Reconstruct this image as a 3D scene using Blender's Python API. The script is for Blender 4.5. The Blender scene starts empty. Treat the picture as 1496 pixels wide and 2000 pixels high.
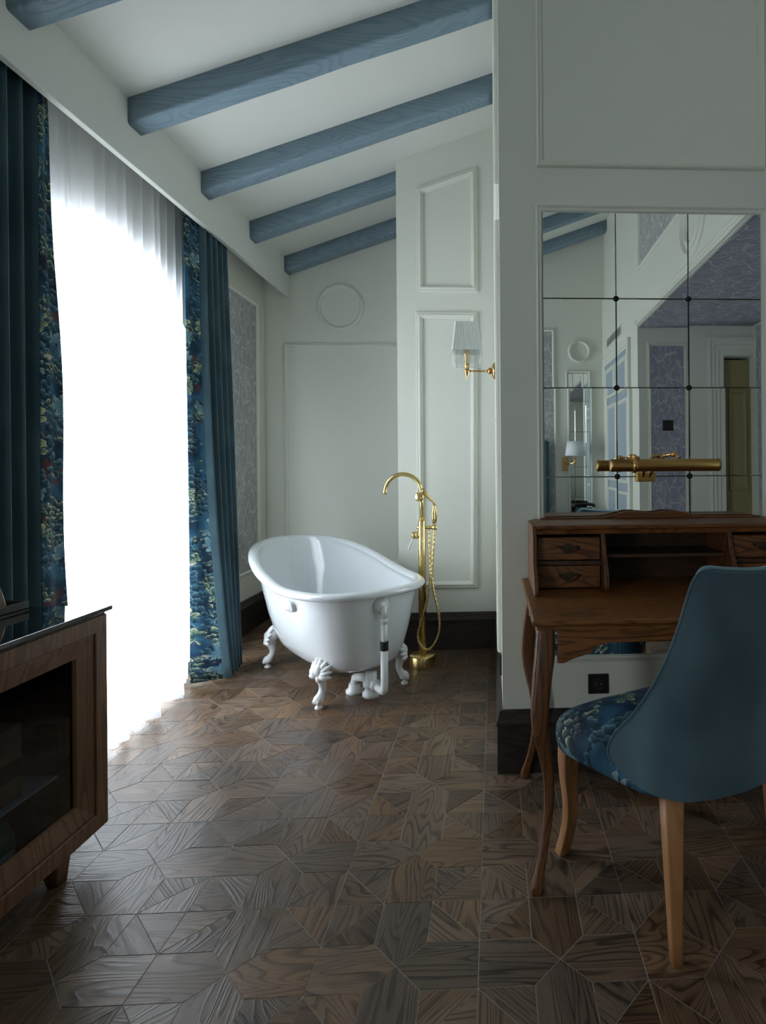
import bpy, bmesh, math, random
from math import sin, cos, pi, sqrt, radians
from mathutils import Vector, Matrix, noise

random.seed(7)
scene = bpy.context.scene
COL = scene.collection

# ------------------------------------------------------------------ camera
cam_data = bpy.data.cameras.new('camera')
cam = bpy.data.objects.new('camera', cam_data)
COL.objects.link(cam)
YAW, ROLL = 0.045, 0.0075
cam.matrix_world = (Matrix.Translation((0, 0, 1.2035)) @ Matrix.Rotation(-YAW, 4, 'Z')
                    @ Matrix.Rotation(pi / 2, 4, 'X') @ Matrix.Rotation(-ROLL, 4, 'Z'))
cam_data.sensor_fit = 'AUTO'
cam_data.sensor_width = 36.0
cam_data.lens = 1096.0 / 2000.0 * 36.0
cam_data.shift_x = (748.0 - 1014.0) / 2000.0
cam_data.shift_y = (915.0 - 1000.0) / 2000.0
cam_data.clip_start = 0.05
scene.camera = cam

# ------------------------------------------------------------------ light
world = bpy.data.worlds.new('overcast_sky')
scene.world = world
world.use_nodes = True
wn = world.node_tree.nodes['Background']
wn.inputs[0].default_value = (0.86, 0.93, 1.0, 1)
wn.inputs[1].default_value = 6.8
scene.view_settings.view_transform = 'Standard'
scene.view_settings.look = 'None'
scene.view_settings.gamma = 1.0
scene.view_settings.use_curve_mapping = False
scene.view_settings.exposure = 0.78


def portal(name, y0, y1, z0, z1, x):
    l = bpy.data.lights.new(name, 'AREA')
    l.shape = 'RECTANGLE'
    l.size = z1 - z0
    l.size_y = y1 - y0
    l.cycles.is_portal = True
    o = bpy.data.objects.new(name, l)
    o.matrix_world = Matrix.Translation((x, (y0 + y1) / 2, (z0 + z1) / 2)) @ Matrix.Rotation(-pi / 2, 4, 'Y')
    COL.objects.link(o)


portal('window_portal', 1.87, 3.63, 0.06, 2.33, -2.11)
portal('window_portal', -1.45, -0.63, 0.06, 2.33, -2.11)


# ------------------------------------------------------------------ node helper
class NT:
    def __init__(self, name):
        self.m = bpy.data.materials.new(name)
        self.m.use_nodes = True
        self.t = self.m.node_tree
        self.t.nodes.clear()
        self.out = self.t.nodes.new('ShaderNodeOutputMaterial')

    def n(self, kind, ins=None, **props):
        nd = self.t.nodes.new('ShaderNode' + kind)
        for k, v in props.items():
            setattr(nd, k, v)
        for k, v in (ins or {}).items():
            s = nd.inputs[k]
            if isinstance(v, bpy.types.NodeSocket):
                self.t.links.new(v, s)
            elif isinstance(v, bpy.types.Node):
                self.t.links.new(v.outputs[0], s)
            else:
                if isinstance(v, tuple) and len(v) == 3 and s.type == 'RGBA':
                    v = v + (1,)
                s.default_value = v
        return nd

    def math(self, op, a, b=None, c=None, clamp=False):
        ins = {0: a}
        if b is not None: ins[1] = b
        if c is not None: ins[2] = c
        return self.n('Math', ins, operation=op, use_clamp=clamp).outputs[0]

    def vmath(self, op, a, b=None):
        ins = {0: a}
        if b is not None: ins[1] = b
        nd = self.n('VectorMath', ins, operation=op)
        return nd.outputs[1] if op in ('LENGTH', 'DOT_PRODUCT', 'DISTANCE') else nd.outputs[0]

    def mix(self, f, a, b, blend='MIX'):
        nd = self.n('Mix', data_type='RGBA', blend_type=blend)
        for i, v in ((0, f), (6, a), (7, b)):
            s = nd.inputs[i]
            if isinstance(v, bpy.types.NodeSocket):
                self.t.links.new(v, s)
            else:
                if isinstance(v, tuple) and len(v) == 3: v = v + (1,)
                s.default_value = v
        return nd.outputs[2]

    def ramp(self, f, stops, interp='LINEAR'):
        nd = self.n('ValToRGB', {0: f})
        cr = nd.color_ramp
        cr.interpolation = interp
        while len(cr.elements) < len(stops): cr.elements.new(0.5)
        for e, (p, c) in zip(cr.elements, stops):
            e.position = p
            e.color = c + (1,) if len(c) == 3 else c
        return nd.outputs[0]

    def smooth(self, x, lo, hi):
        return self.n('MapRange', {0: x, 1: lo, 2: hi}, interpolation_type='SMOOTHSTEP').outputs[0]

    def bump(self, h, strength=0.2, dist=0.01):
        return self.n('Bump', {'Strength': strength, 'Distance': dist, 'Height': h}).outputs[0]

    def bsdf(self, **kw):
        names = {'color': 'Base Color', 'rough': 'Roughness', 'metal': 'Metallic', 'normal': 'Normal',
                 'spec': 'Specular IOR Level', 'coat': 'Coat Weight', 'coat_rough': 'Coat Roughness',
                 'sheen': 'Sheen Weight', 'sheen_rough': 'Sheen Roughness', 'sheen_tint': 'Sheen Tint',
                 'trans': 'Transmission Weight', 'ior': 'IOR', 'aniso': 'Anisotropic'}
        b = self.n('BsdfPrincipled', {names[k]: v for k, v in kw.items()})
        self.surf(b)
        return b

    def surf(self, b):
        self.t.links.new(b.outputs[0], self.out.inputs[0])


def plain(name, color, rough=0.5, **kw):
    m = NT(name)
    m.bsdf(color=color, rough=rough, **kw)
    return m.m


def paint(name, color, rough=0.55):
    m = NT(name)
    tc = m.n('TexCoord')
    ns = m.n('TexNoise', {0: tc.outputs['Object'], 'Scale': 60.0, 'Detail': 3.0})
    n2 = m.n('TexNoise', {0: tc.outputs['Object'], 'Scale': 1.7, 'Detail': 3.0})
    c = m.mix(m.math('MULTIPLY', n2.outputs[0], 0.10), color, tuple(x * 0.82 for x in color))
    m.bsdf(color=c, rough=rough, normal=m.bump(ns.outputs[0], 0.05, 0.004))
    return m.m


def wood(name, dark, light, coord='Object', scale=1.0, axis=0, rough=0.42, coat=0.0, bump=0.15, rnd=0.0, spec=0.5):
    """grain runs along the axis; rings from a stretched distorted noise."""
    m = NT(name)
    tc = m.n('TexCoord')
    v = tc.outputs['UV'] if coord == 'UV' else tc.outputs[coord]
    rv = None
    if rnd:
        oi = m.n('ObjectInfo')
        at = m.n('Attribute', attribute_name='rnd')
        rv = m.math('FRACT', m.math('ADD', oi.outputs['Random'], at.outputs['Fac']))
        off = m.n('CombineXYZ', {0: m.math('MULTIPLY', rv, 37.0), 1: m.math('MULTIPLY', rv, 91.0), 2: m.math('MULTIPLY', rv, 53.0)})
        v = m.vmath('ADD', v, off.outputs[0])
    st = [6.5, 6.5, 6.5]
    st[axis] = 1.1
    mp = m.vmath('MULTIPLY', v, (st[0] * scale, st[1] * scale, st[2] * scale))
    n1 = m.n('TexNoise', {0: mp, 'Scale': 1.0, 'Detail': 1.5, 'Roughness': 0.4, 'Distortion': 0.5})
    st2 = [260.0, 260.0, 260.0]
    st2[axis] = 8.0
    fb = m.n('TexNoise', {0: m.vmath('MULTIPLY', v, tuple(x * scale for x in st2)), 'Scale': 1.0, 'Detail': 3.0, 'Roughness': 0.65})
    rg_ = m.math('FRACT', m.math('ADD', m.math('MULTIPLY', n1.outputs[0], 21.0), m.math('MULTIPLY', fb.outputs[0], 0.25)))
    rings = m.math('MULTIPLY', m.smooth(rg_, 0.0, 0.45), m.smooth(rg_, 1.0, 0.86))
    big = m.n('TexNoise', {0: mp, 'Scale': 0.5, 'Detail': 3.0})
    f = m.math('ADD', m.math('MULTIPLY', rings, 0.52), m.math('MULTIPLY', m.math('SUBTRACT', fb.outputs[0], 0.30), 1.0))
    f = m.math('ADD', f, m.math('MULTIPLY', m.math('SUBTRACT', big.outputs[0], 0.5), 1.1), clamp=True)
    c = m.mix(f, dark, light)
    if rnd:
        hv = m.n('HueSaturation', {'Hue': 0.5, 'Saturation': m.math('ADD', 0.88, m.math('MULTIPLY', rv, 0.4)),
                                   'Value': m.math('ADD', 1.0 - rnd, m.math('MULTIPLY', m.math('FRACT', m.math('MULTIPLY', rv, 7.31)), 2 * rnd)), 'Color': c})
        c = hv.outputs[0]
    r = m.math('ADD', rough - 0.08, m.math('MULTIPLY', fb.outputs[0], 0.2))
    m.bsdf(color=c, rough=r, coat=coat, coat_rough=0.25, spec=spec, normal=m.bump(m.math('ADD', fb.outputs[0], rings), bump, 0.002))
    return m.m


def velvet(name, color, light):
    m = NT(name)
    tc = m.n('TexCoord')
    n1 = m.n('TexNoise', {0: tc.outputs['Object'], 'Scale': 4.0, 'Detail': 2.5, 'Roughness': 0.5})
    n2 = m.n('TexNoise', {0: tc.outputs['Object'], 'Scale': 420.0, 'Detail': 2.0})
    c = m.mix(m.smooth(n1.outputs[0], 0.25, 0.8), color, light)
    m.bsdf(color=c, rough=0.85, spec=0.15, sheen=0.8, sheen_rough=0.4, sheen_tint=(0.50, 0.75, 0.85, 1),
           normal=m.bump(n2.outputs[0], 0.15, 0.001))
    return m.m


def floral(name, scale=1.0, lift=1.0):
    """verdure print: leaf rosettes and scalloped foliage over dark blue, from UV in metres."""
    m = NT(name)
    tc = m.n('TexCoord')
    uv = m.vmath('MULTIPLY', tc.outputs['UV'], (scale, scale, 1.0))
    wob = m.n('TexNoise', {0: uv, 'Scale': 16.0, 'Detail': 2.0})
    uvd = m.vmath('ADD', uv, m.vmath('MULTIPLY', m.vmath('SUBTRACT', wob.outputs['Color'], (0.5, 0.5, 0.5)), (0.045, 0.045, 0.0)))
    wob2 = m.n('TexNoise', {0: uv, 'Scale': 75.0, 'Detail': 1.0})
    uvd = m.vmath('ADD', uvd, m.vmath('MULTIPLY', m.vmath('SUBTRACT', wob2.outputs['Color'], (0.5, 0.5, 0.5)), (0.016, 0.016, 0.0)))
    region = m.n('TexNoise', {0: uv, 'Scale': 5.5, 'Detail': 2.0}).outputs[0]
    reg2 = m.n('TexNoise', {0: m.vmath('ADD', uv, (3.3, 7.7, 0.0)), 'Scale': 7.0, 'Detail': 2.0}).outputs[0]
    base = m.ramp(region, [(0.36, (0.006, 0.012, 0.024)), (0.47, (0.012, 0.045, 0.085)), (0.56, (0.03, 0.10, 0.16)), (0.66, (0.012, 0.030, 0.05))])
    rust = m.smooth(reg2, 0.57, 0.66)
    base = m.mix(m.math('MULTIPLY', rust, 0.7), base, (0.10, 0.032, 0.018))

    # scalloped foliage
    def layer(col, sc, seed, lo, hi, edge, body, shade):
        vv = m.n('TexVoronoi', {0: m.vmath('ADD', uvd, (seed, seed * 1.7, 0.0)), 'Scale': sc, 'Randomness': 0.9}, voronoi_dimensions='2D')
        pos = m.vmath('DIVIDE', vv.outputs['Position'], (1.0, 1.0, 1.0))
        d = m.vmath('SUBTRACT', m.vmath('ADD', uvd, (seed, seed * 1.7, 0.0)), pos)
        up = m.vmath('DOT_PRODUCT', d, (0.55 * sc, 1.0 * sc, 0.0))
        f1 = vv.outputs['Distance']
        inside = m.smooth(f1, 0.56, 0.50)
        hl = m.math('MULTIPLY', m.smooth(f1, 0.30, 0.47), m.smooth(up, -0.05, 0.35))
        cc = m.mix(m.smooth(up, -0.5, 0.4), shade, body)
        cc = m.mix(m.math('MULTIPLY', hl, 0.8), cc, edge)
        msk = m.math('MULTIPLY', inside, m.smooth(m.n('TexNoise', {0: m.vmath('ADD', uv, (seed * 5.1, seed, 0.0)), 'Scale': 8.0, 'Detail': 2.0}).outputs[0], lo, hi))
        return m.mix(msk, col, cc)

    c = layer(base, 34.0, 1.3, 0.46, 0.52, (0.16, 0.26, 0.28), (0.028, 0.080, 0.115), (0.006, 0.018, 0.03))
    c = layer(c, 42.0, 4.9, 0.54, 0.58, (0.55, 0.54, 0.34), (0.07, 0.13, 0.11), (0.007, 0.022, 0.03))

    # radial leaf rosettes
    sc = 8.5
    vv = m.n('TexVoronoi', {0: uv, 'Scale': sc, 'Randomness': 0.75}, voronoi_dimensions='2D')
    d = m.vmath('SUBTRACT', uvd, vv.outputs['Position'])
    sep = m.n('SeparateXYZ', {0: d})
    ang = m.math('ARCTAN2', sep.outputs[1], sep.outputs[0])
    r = m.math('MULTIPLY', m.vmath('LENGTH', d), sc)
    pet = m.math('ADD', 0.10, m.math('MULTIPLY', m.math('POWER', m.math('ABSOLUTE', m.math('COSINE', m.math('MULTIPLY', m.math('ADD', ang, m.math('MULTIPLY', r, 0.9)), 3.5))), 0.7), 0.34))
    t = m.math('DIVIDE', r, pet)
    rc = m.n('SeparateColor', {0: vv.outputs['Color']})
    keep = m.math('MULTIPLY', m.smooth(rc.outputs[0], 0.60, 0.62), m.smooth(m.math('SINE', m.math('ADD', ang, m.math('MULTIPLY', rc.outputs[2], 6.0))), -0.75, -0.55))
    pm = m.math('MULTIPLY', m.smooth(t, 1.05, 0.95), keep)
    pc = m.ramp(t, [(0.0, (0.01, 0.03, 0.035)), (0.4, (0.03, 0.085, 0.085)), (0.75, (0.16, 0.21, 0.13)), (1.0, (0.50, 0.48, 0.27))])
    cool = m.mix(m.smooth(rc.outputs[1], 0.45, 0.55), pc, m.mix(0.55, pc, (0.10, 0.22, 0.32)))
    c = m.mix(pm, c, cool)
    # pale streaks like water and sky
    st = m.n('TexNoise', {0: m.vmath('MULTIPLY', uv, (9.0, 30.0, 1.0)), 'Scale': 1.0, 'Detail': 3.0}).outputs[0]
    sm = m.math('MULTIPLY', m.smooth(st, 0.62, 0.68), m.smooth(reg2, 0.46, 0.40))
    c = m.mix(m.math('MULTIPLY', sm, 0.85), c, (0.40, 0.38, 0.33))
    weave = m.n('TexNoise', {0: uv, 'Scale': 500.0}).outputs[0]
    if lift != 1.0:
        c = m.mix(1.0, c, (lift, lift, lift), 'MULTIPLY')
    m.bsdf(color=c, rough=0.75, spec=0.2, normal=m.bump(weave, 0.15, 0.001))
    return m.m


def damask(name, ground, line):
    m = NT(name)
    tc = m.n('TexCoord')
    uv = tc.outputs['UV']
    w = m.n('TexNoise', {0: uv, 'Scale': 13.0, 'Detail': 4.0})
    d = m.vmath('ADD', uv, m.vmath('MULTIPLY', m.vmath('SUBTRACT', w.outputs['Color'], (0.5, 0.5, 0.5)), (0.14, 0.10, 0.0)))
    v = m.n('TexVoronoi', {0: m.vmath('MULTIPLY', d, (17.0, 6.5, 1.0)), 'Scale': 1.0}, voronoi_dimensions='2D', feature='DISTANCE_TO_EDGE')
    v2 = m.n('TexVoronoi', {0: m.vmath('MULTIPLY', d, (46.0, 30.0, 1.0)), 'Scale': 1.0}, voronoi_dimensions='2D', feature='DISTANCE_TO_EDGE')
    a = m.smooth(v.outputs['Distance'], 0.09, 0.02)
    reg = m.smooth(m.n('TexNoise', {0: uv, 'Scale': 6.0, 'Detail': 2.0}).outputs[0], 0.5, 0.56)
    b = m.math('MULTIPLY', m.smooth(v2.outputs['Distance'], 0.16, 0.05), reg)
    f = m.math('MAXIMUM', a, m.math('MULTIPLY', b, 0.65))
    fine = m.n('TexNoise', {0: uv, 'Scale': 170.0, 'Detail': 2.0}).outputs[0]
    f = m.math('MULTIPLY', f, m.math('ADD', 0.35, fine), clamp=True)
    g = m.mix(m.smooth(fine, 0.35, 0.7), tuple(x * 0.9 for x in ground), ground)
    m.bsdf(color=m.mix(f, g, line), rough=0.7, spec=0.3)
    return m.m


# ------------------------------------------------------------------ materials
M_WALL = paint('wall_paint', (0.735, 0.745, 0.665))
M_CEIL = paint('ceiling_paint', (0.76, 0.77, 0.72), 0.6)
M_BEAM = wood('blue_beam_paint', (0.165, 0.245, 0.305), (0.235, 0.325, 0.390), scale=0.7, rough=0.55, bump=0.6)
M_BASE = wood('dark_baseboard_wood', (0.009, 0.006, 0.005), (0.036, 0.023, 0.018), rough=0.5, bump=0.25)
M_PLANK = wood('parquet_wood', (0.023, 0.0148, 0.0100), (0.190, 0.124, 0.081), coord='UV', scale=1.5, rough=0.33, bump=0.22, rnd=0.30, spec=0.45)
M_GROUT = plain('parquet_joint', (0.33, 0.285, 0.24), 0.85)
M_DESK = wood('oiled_oak', (0.036, 0.012, 0.004), (0.235, 0.086, 0.021), scale=1.4, rough=0.42, bump=0.12)
M_DESKV = wood('oiled_oak_upright', (0.050, 0.0175, 0.0065), (0.175, 0.066, 0.018), scale=0.8, axis=2, rough=0.42, bump=0.08)
M_DARK = wood('dark_oak', (0.022, 0.009, 0.004), (0.075, 0.03, 0.012), scale=1.4, rough=0.5, bump=0.1)
M_BEECH = wood('beech', (0.27, 0.118, 0.043), (0.37, 0.172, 0.066), scale=0.6, axis=2, rough=0.45, bump=0.04)
M_CAB = wood('walnut', (0.080, 0.037, 0.017), (0.225, 0.115, 0.058), scale=0.8, axis=1, rough=0.42, bump=0.08)
M_CABV = wood('walnut_upright', (0.080, 0.037, 0.017), (0.225, 0.115, 0.058), scale=0.8, axis=2, rough=0.42, bump=0.08)
M_VELVET = velvet('teal_velvet', (0.042, 0.080, 0.100), (0.072, 0.125, 0.148))
M_CHAIRV = velvet('blue_velvet', (0.032, 0.056, 0.072), (0.066, 0.106, 0.124))
M_FLORAL = floral('verdure_print', 1.0, 1.25)
M_SEATF = floral('verdure_print_seat', 0.75, 0.9)
M_DAMASK = damask('grey_damask', (0.40, 0.405, 0.41), (0.62, 0.62, 0.59))
M_LILAC = damask('lilac_damask', (0.34, 0.335, 0.42), (0.56, 0.56, 0.60))
M_ENAMEL = plain('white_enamel', (0.80, 0.84, 0.86), 0.13, coat=0.6, coat_rough=0.05)
M_PIPE = plain('white_plastic', (0.80, 0.82, 0.82), 0.3)
M_FOOTW = plain('white_cast_iron', (0.82, 0.83, 0.83), 0.32)
M_RUBBER = plain('black_rubber', (0.012, 0.012, 0.013), 0.6)
M_BLACK = plain('black_plastic', (0.010, 0.010, 0.011), 0.35)
M_CHROME = plain('chrome', (0.75, 0.75, 0.74), 0.12, metal=1.0)
M_PEWTER = plain('aged_brass', (0.085, 0.062, 0.04), 0.45, metal=0.9)
M_MIRROR = plain('mirror_silver', (0.90, 0.935, 0.91), 0.0, metal=1.0)
M_STUD = plain('dark_bronze', (0.03, 0.024, 0.022), 0.4, metal=0.7)
M_SHADE = plain('pleated_silk', (0.72, 0.75, 0.70), 0.8)
M_WHITE = plain('white_cloth', (0.80, 0.82, 0.84), 0.9)
M_BLUEP = plain('blue_door_paint', (0.36, 0.43, 0.50), 0.4)
M_OLIVE = plain('olive_door_paint', (0.30, 0.25, 0.12), 0.5)
M_TAN = plain('tan_card', (0.42, 0.31, 0.15), 0.6)
M_GREEN = plain('green_foil', (0.05, 0.22, 0.05), 0.35)
M_LEATHER = plain('brown_leather', (0.11, 0.045, 0.022), 0.5)
M_GREYF = plain('grey_facade', (0.5, 0.5, 0.48), 0.9)


def brass(name, color, rough):
    m = NT(name)
    tc = m.n('TexCoord')
    ns = m.n('TexNoise', {0: m.vmath('MULTIPLY', tc.outputs['Object'], (600.0, 600.0, 40.0)), 'Scale': 1.0})
    m.bsdf(color=color, metal=1.0, rough=m.math('ADD', rough - 0.05, m.math('MULTIPLY', ns.outputs[0], 0.1)),
           normal=m.bump(ns.outputs[0], 0.03, 0.001))
    return m.m


M_GOLD = brass('brushed_gold', (0.82, 0.62, 0.27), 0.28)
M_BRASS = brass('polished_brass', (0.80, 0.50, 0.20), 0.20)
M_LAMP = brass('satin_brass', (0.50, 0.30, 0.10), 0.34)


def sheer_mat():
    m = NT('sheer_voile')
    tr = m.n('BsdfTransparent', {'Color': (1, 1, 1, 1)})
    tl = m.n('BsdfTranslucent', {'Color': (0.74, 0.74, 0.77, 1)})
    df = m.n('BsdfDiffuse', {'Color': (0.85, 0.85, 0.87, 1)})
    a = m.n('MixShader', {0: 0.35, 1: tl.outputs[0], 2: df.outputs[0]})
    b = m.n('MixShader', {0: 0.36, 1: a.outputs[0], 2: tr.outputs[0]})
    m.surf(b)
    return m.m


def pane_mat(name, tint, frost=0.0):
    m = NT(name)
    tr = m.n('BsdfTransparent', {'Color': tint + (1,)})
    gl = m.n('BsdfGlossy', {'Color': (1, 1, 1, 1), 'Roughness': 0.02})
    lw = m.n('Fresnel', {'IOR': 1.45})
    front = m.math('SUBTRACT', 1.0, m.n('NewGeometry').outputs['Backfacing'])
    ms = m.n('MixShader', {0: m.math('MULTIPLY', lw.outputs[0], front), 1: tr.outputs[0], 2: gl.outputs[0]})
    if frost:
        ms = m.n('MixShader', {0: frost, 1: ms.outputs[0], 2: m.n('BsdfTranslucent', {'Color': (0.95, 0.97, 0.96, 1)}).outputs[0]})
    m.surf(ms)
    return m.m


M_SHEER = sheer_mat()
M_PANE = pane_mat('window_glass', (0.97, 0.98, 0.98))
M_TINT = pane_mat('tinted_glass', (0.5, 0.53, 0.58))
M_CLEAR = pane_mat('clear_glass', (0.97, 0.99, 0.98), 0.25)
M_BLACKGLASS = plain('black_glass', (0.006, 0.007, 0.010), 0.03, coat=1.0, coat_rough=0.01)


# ------------------------------------------------------------------ mesh helper
class MB:
    def __init__(self):
        self.v, self.f, self.uv, self.s = [], [], [], []

    def add(self, verts, faces, smooth=False, uvs=None):
        b = len(self.v)
        self.v += [tuple(p) for p in verts]
        for f in faces:
            self.f.append(tuple(b + i for i in f))
            self.s.append(smooth)
            self.uv.append([uvs[i] for i in f] if uvs else None)
        return self

    def box(self, x0, x1, y0, y1, z0, z1):
        v = [(x, y, z) for x in (x0, x1) for y in (y0, y1) for z in (z0, z1)]
        return self.add(v, [(0, 1, 3, 2), (4, 6, 7, 5), (0, 4, 5, 1), (2, 3, 7, 6), (0, 2, 6, 4), (1, 5, 7, 3)])

    def prism(self, outline, axis, t0, t1):
        """outline: 2D points in the two other axes (cyclic x,y,z order), extruded along axis."""
        def p(q, t):
            return {0: (t, q[0], q[1]), 1: (q[0], t, q[1]), 2: (q[0], q[1], t)}[axis]
        n = len(outline)
        v = [p(q, t0) for q in outline] + [p(q, t1) for q in outline]
        f = [tuple(range(n)), tuple(range(2 * n - 1, n - 1, -1))]
        f += [(i, (i + 1) % n, n + (i + 1) % n, n + i) for i in range(n)]
        return self.add(v, f)

    def rings(self, rings, close=True, cap=True, smooth=True, uvs=None):
        n = len(rings[0])
        v = [p for r in rings for p in r]
        f = []
        for i in range(len(rings) - 1):
            for j in range(n if close else n - 1):
                k = (j + 1) % n
                f.append((i * n + j, i * n + k, (i + 1) * n + k, (i + 1) * n + j))
        self.add(v, f, smooth, uvs)
        if cap and close:
            b = len(self.v) - len(v)
            self.f.append(tuple(b + j for j in range(n - 1, -1, -1)))
            self.f.append(tuple(b + (len(rings) - 1) * n + j for j in range(n)))
            self.s += [False, False]
            self.uv += [None, None]
        return self

    def tube(self, path, radii, n=12, cap=True):
        path = [Vector(p) for p in path]
        if not isinstance(radii, (list, tuple)): radii = [radii] * len(path)
        rings, up = [], None
        for i, p in enumerate(path):
            t = (path[min(i + 1, len(path) - 1)] - path[max(i - 1, 0)]).normalized()
            if up is None:
                up = Vector((0, 0, 1)) if abs(t.z) < 0.9 else Vector((1, 0, 0))
            a = t.cross(up)
            if a.length < 1e-5: a = t.orthogonal()
            a.normalize()
            b = a.cross(t).normalized()
            up = b
            rings.append([p + (a * cos(2 * pi * k / n) + b * sin(2 * pi * k / n)) * radii[i] for k in range(n)])
        return self.rings(rings, cap=cap)

    def lathe(self, profile, c=(0, 0, 0), axis='Z', n=24):
        rings = []
        for r, h in profile:
            ring = []
            for k in range(n):
                a = 2 * pi * k / n
                x, y = r * cos(a), r * sin(a)
                q = {'Z': (x, y, h), 'X': (h, x, y), 'Y': (x, h, -y)}[axis]
                ring.append((c[0] + q[0], c[1] + q[1], c[2] + q[2]))
            rings.append(ring)
        return self.rings(rings)

    def loft(self, secs, n=16, e=4.0, ang=0.0):
        """secs: (x, y, z, hx, hy); superellipse cross sections at constant z."""
        rings = []
        ca, sa = cos(ang), sin(ang)
        for x, y, z, hx, hy in secs:
            ring = []
            for k in range(n):
                a = 2 * pi * (k + 0.5) / n
                c, s = cos(a), sin(a)
                px = hx * math.copysign(abs(c) ** (2 / e), c)
                py = hy * math.copysign(abs(s) ** (2 / e), s)
                ring.append((x + px * ca - py * sa, y + px * sa + py * ca, z))
            rings.append(ring)
        return self.rings(rings)

    def frame(self, pts, normal, profile):
        """moulding mitred round the closed polygon pts; profile of (inset, height out of the wall)."""
        pts = [Vector(p) for p in pts]
        nrm = Vector(normal).normalized()
        n = len(pts)
        cen = sum(pts, Vector()) / n
        rings = []
        for i in range(n):
            a, b, c = pts[i - 1], pts[i], pts[(i + 1) % n]
            d1, d2 = (b - a).normalized(), (c - b).normalized()
            n1, n2 = nrm.cross(d1), nrm.cross(d2)
            if n1.dot(cen - b) < 0: n1 = -n1
            if n2.dot(cen - b) < 0: n2 = -n2
            m = n1 + n2
            m = m / max(1e-6, m.dot(n1))
            rings.append([b + m * u + nrm * h for u, h in profile])
        k = len(profile)
        v = [p for r in rings for p in r]
        f = []
        for i in range(n):
            j = (i + 1) % n
            for q in range(k - 1):
                f.append((i * k + q, j * k + q, j * k + q + 1, i * k + q + 1))
        return self.add(v, f, n > 8)

    def xf(self, m):
        self.v = [tuple(m @ Vector(p)) for p in self.v]
        return self

    def build(self, name, mat, parent=None, bevel=0.0, weld=True, solid=0.0, sub=0):
        me = bpy.data.meshes.new(name)
        me.from_pydata(self.v, [], self.f)
        me.polygons.foreach_set('use_smooth', self.s)
        if any(u is not None for u in self.uv):
            l = me.uv_layers.new(name='UVMap')
            i = 0
            for f, u in zip(self.f, self.uv):
                for k in range(len(f)):
                    l.data[i].uv = u[k] if u else (0, 0)
                    i += 1
        me.materials.append(mat)
        bm = bmesh.new()
        bm.from_mesh(me)
        bmesh.ops.recalc_face_normals(bm, faces=bm.faces)
        bm.to_mesh(me)
        bm.free()
        o = bpy.data.objects.new(name, me)
        COL.objects.link(o)
        if parent is not None: o.parent = parent
        if solid:
            md = o.modifiers.new('solid', 'SOLIDIFY')
            md.thickness = solid
            md.offset = 0
        if bevel:
            md = o.modifiers.new('bevel', 'BEVEL')
            md.width = bevel
            md.segments = 2
            md.limit_method = 'ANGLE'
            md.angle_limit = radians(40)
        if sub:
            md = o.modifiers.new('sub', 'SUBSURF')
            md.levels = md.render_levels = sub
        return o


def thing(name, label, cat, loc=(0, 0, 0), rz=0.0, group=None):
    o = bpy.data.objects.new(name, None)
    o.empty_display_size = 0.1
    o.location = loc
    o.rotation_euler = (0, 0, rz)
    COL.objects.link(o)
    return tag(o, label, cat, group)


def tag(o, label, cat, group=None):
    o['label'] = label
    o['category'] = cat
    if group: o['group'] = group
    return o


def struct(o):
    o['kind'] = 'structure'
    return o


def sbox(name, mat, *b, **k):
    return struct(MB().box(*b).build(name, mat, **k))


def rect_uv(name, mat, parent, o, du, dv, w, h, uo=0.0):
    """thin panel: flat face with UV in metres plus a little thickness towards -normal."""
    o, du, dv = Vector(o), Vector(du), Vector(dv)
    n = du.cross(dv).normalized() * 0.003
    P = [o, o + du * w, o + du * w + dv * h, o + dv * h]
    v = P + [p - n for p in P]
    uv = [(uo, 0), (uo + w, 0), (uo + w, h), (uo, h)] * 2
    return MB().add(v, [(0, 1, 2, 3), (0, 4, 5, 1), (1, 5, 6, 2), (2, 6, 7, 3), (3, 7, 4, 0)], False, uv).build(name, mat, parent)


MOULD = [(0.0, 0.0), (0.0, 0.010), (0.004, 0.015), (0.010, 0.014), (0.014, 0.019), (0.020, 0.021), (0.026, 0.017), (0.030, 0.009), (0.034, 0.007), (0.036, 0.0)]
MOULD2 = [(0.0, 0.0), (0.0, 0.012), (0.003, 0.019), (0.008, 0.022), (0.012, 0.016), (0.015, 0.013), (0.022, 0.012), (0.026, 0.006), (0.028, 0.0)]


def molding(parent, pts, n, prof=MOULD, name='panel_moulding', mat=None):
    return MB().frame(pts, n, prof).build(name, mat or M_WALL, parent)


# ------------------------------------------------------------------ room dimensions
XL, XP = -1.85, -1.65          # window wall, pelmet face
YD, YPI, YPA = 4.64, 3.78, 2.235   # deep wall, pier face, partition face
XPA, XPI = 0.028, -0.64         # partition side, pier side
YF, XS, YC, XH = -1.9, 1.26, -0.36, 2.275   # wall behind, side wall, hall wall, hall end
SL = 0.362
BBH = 0.245


def zceil(x):
    return 2.902 + SL * (x - XP)


# floor
floor = sbox('floor', M_GROUT, -2.1, XH + 0.1, YF - 0.1, YD + 0.1, -0.12, -0.0010)
# ceiling slab with the slope
ceiling = struct(MB().prism([(-2.1, zceil(-2.1)), (XS + 0.1, zceil(XS + 0.1)), (XS + 0.1, zceil(XS + 0.1) + 0.15), (-2.1, zceil(-2.1) + 0.15)], 1, YF - 0.1, YD + 0.1).build('ceiling', M_CEIL))


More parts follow.
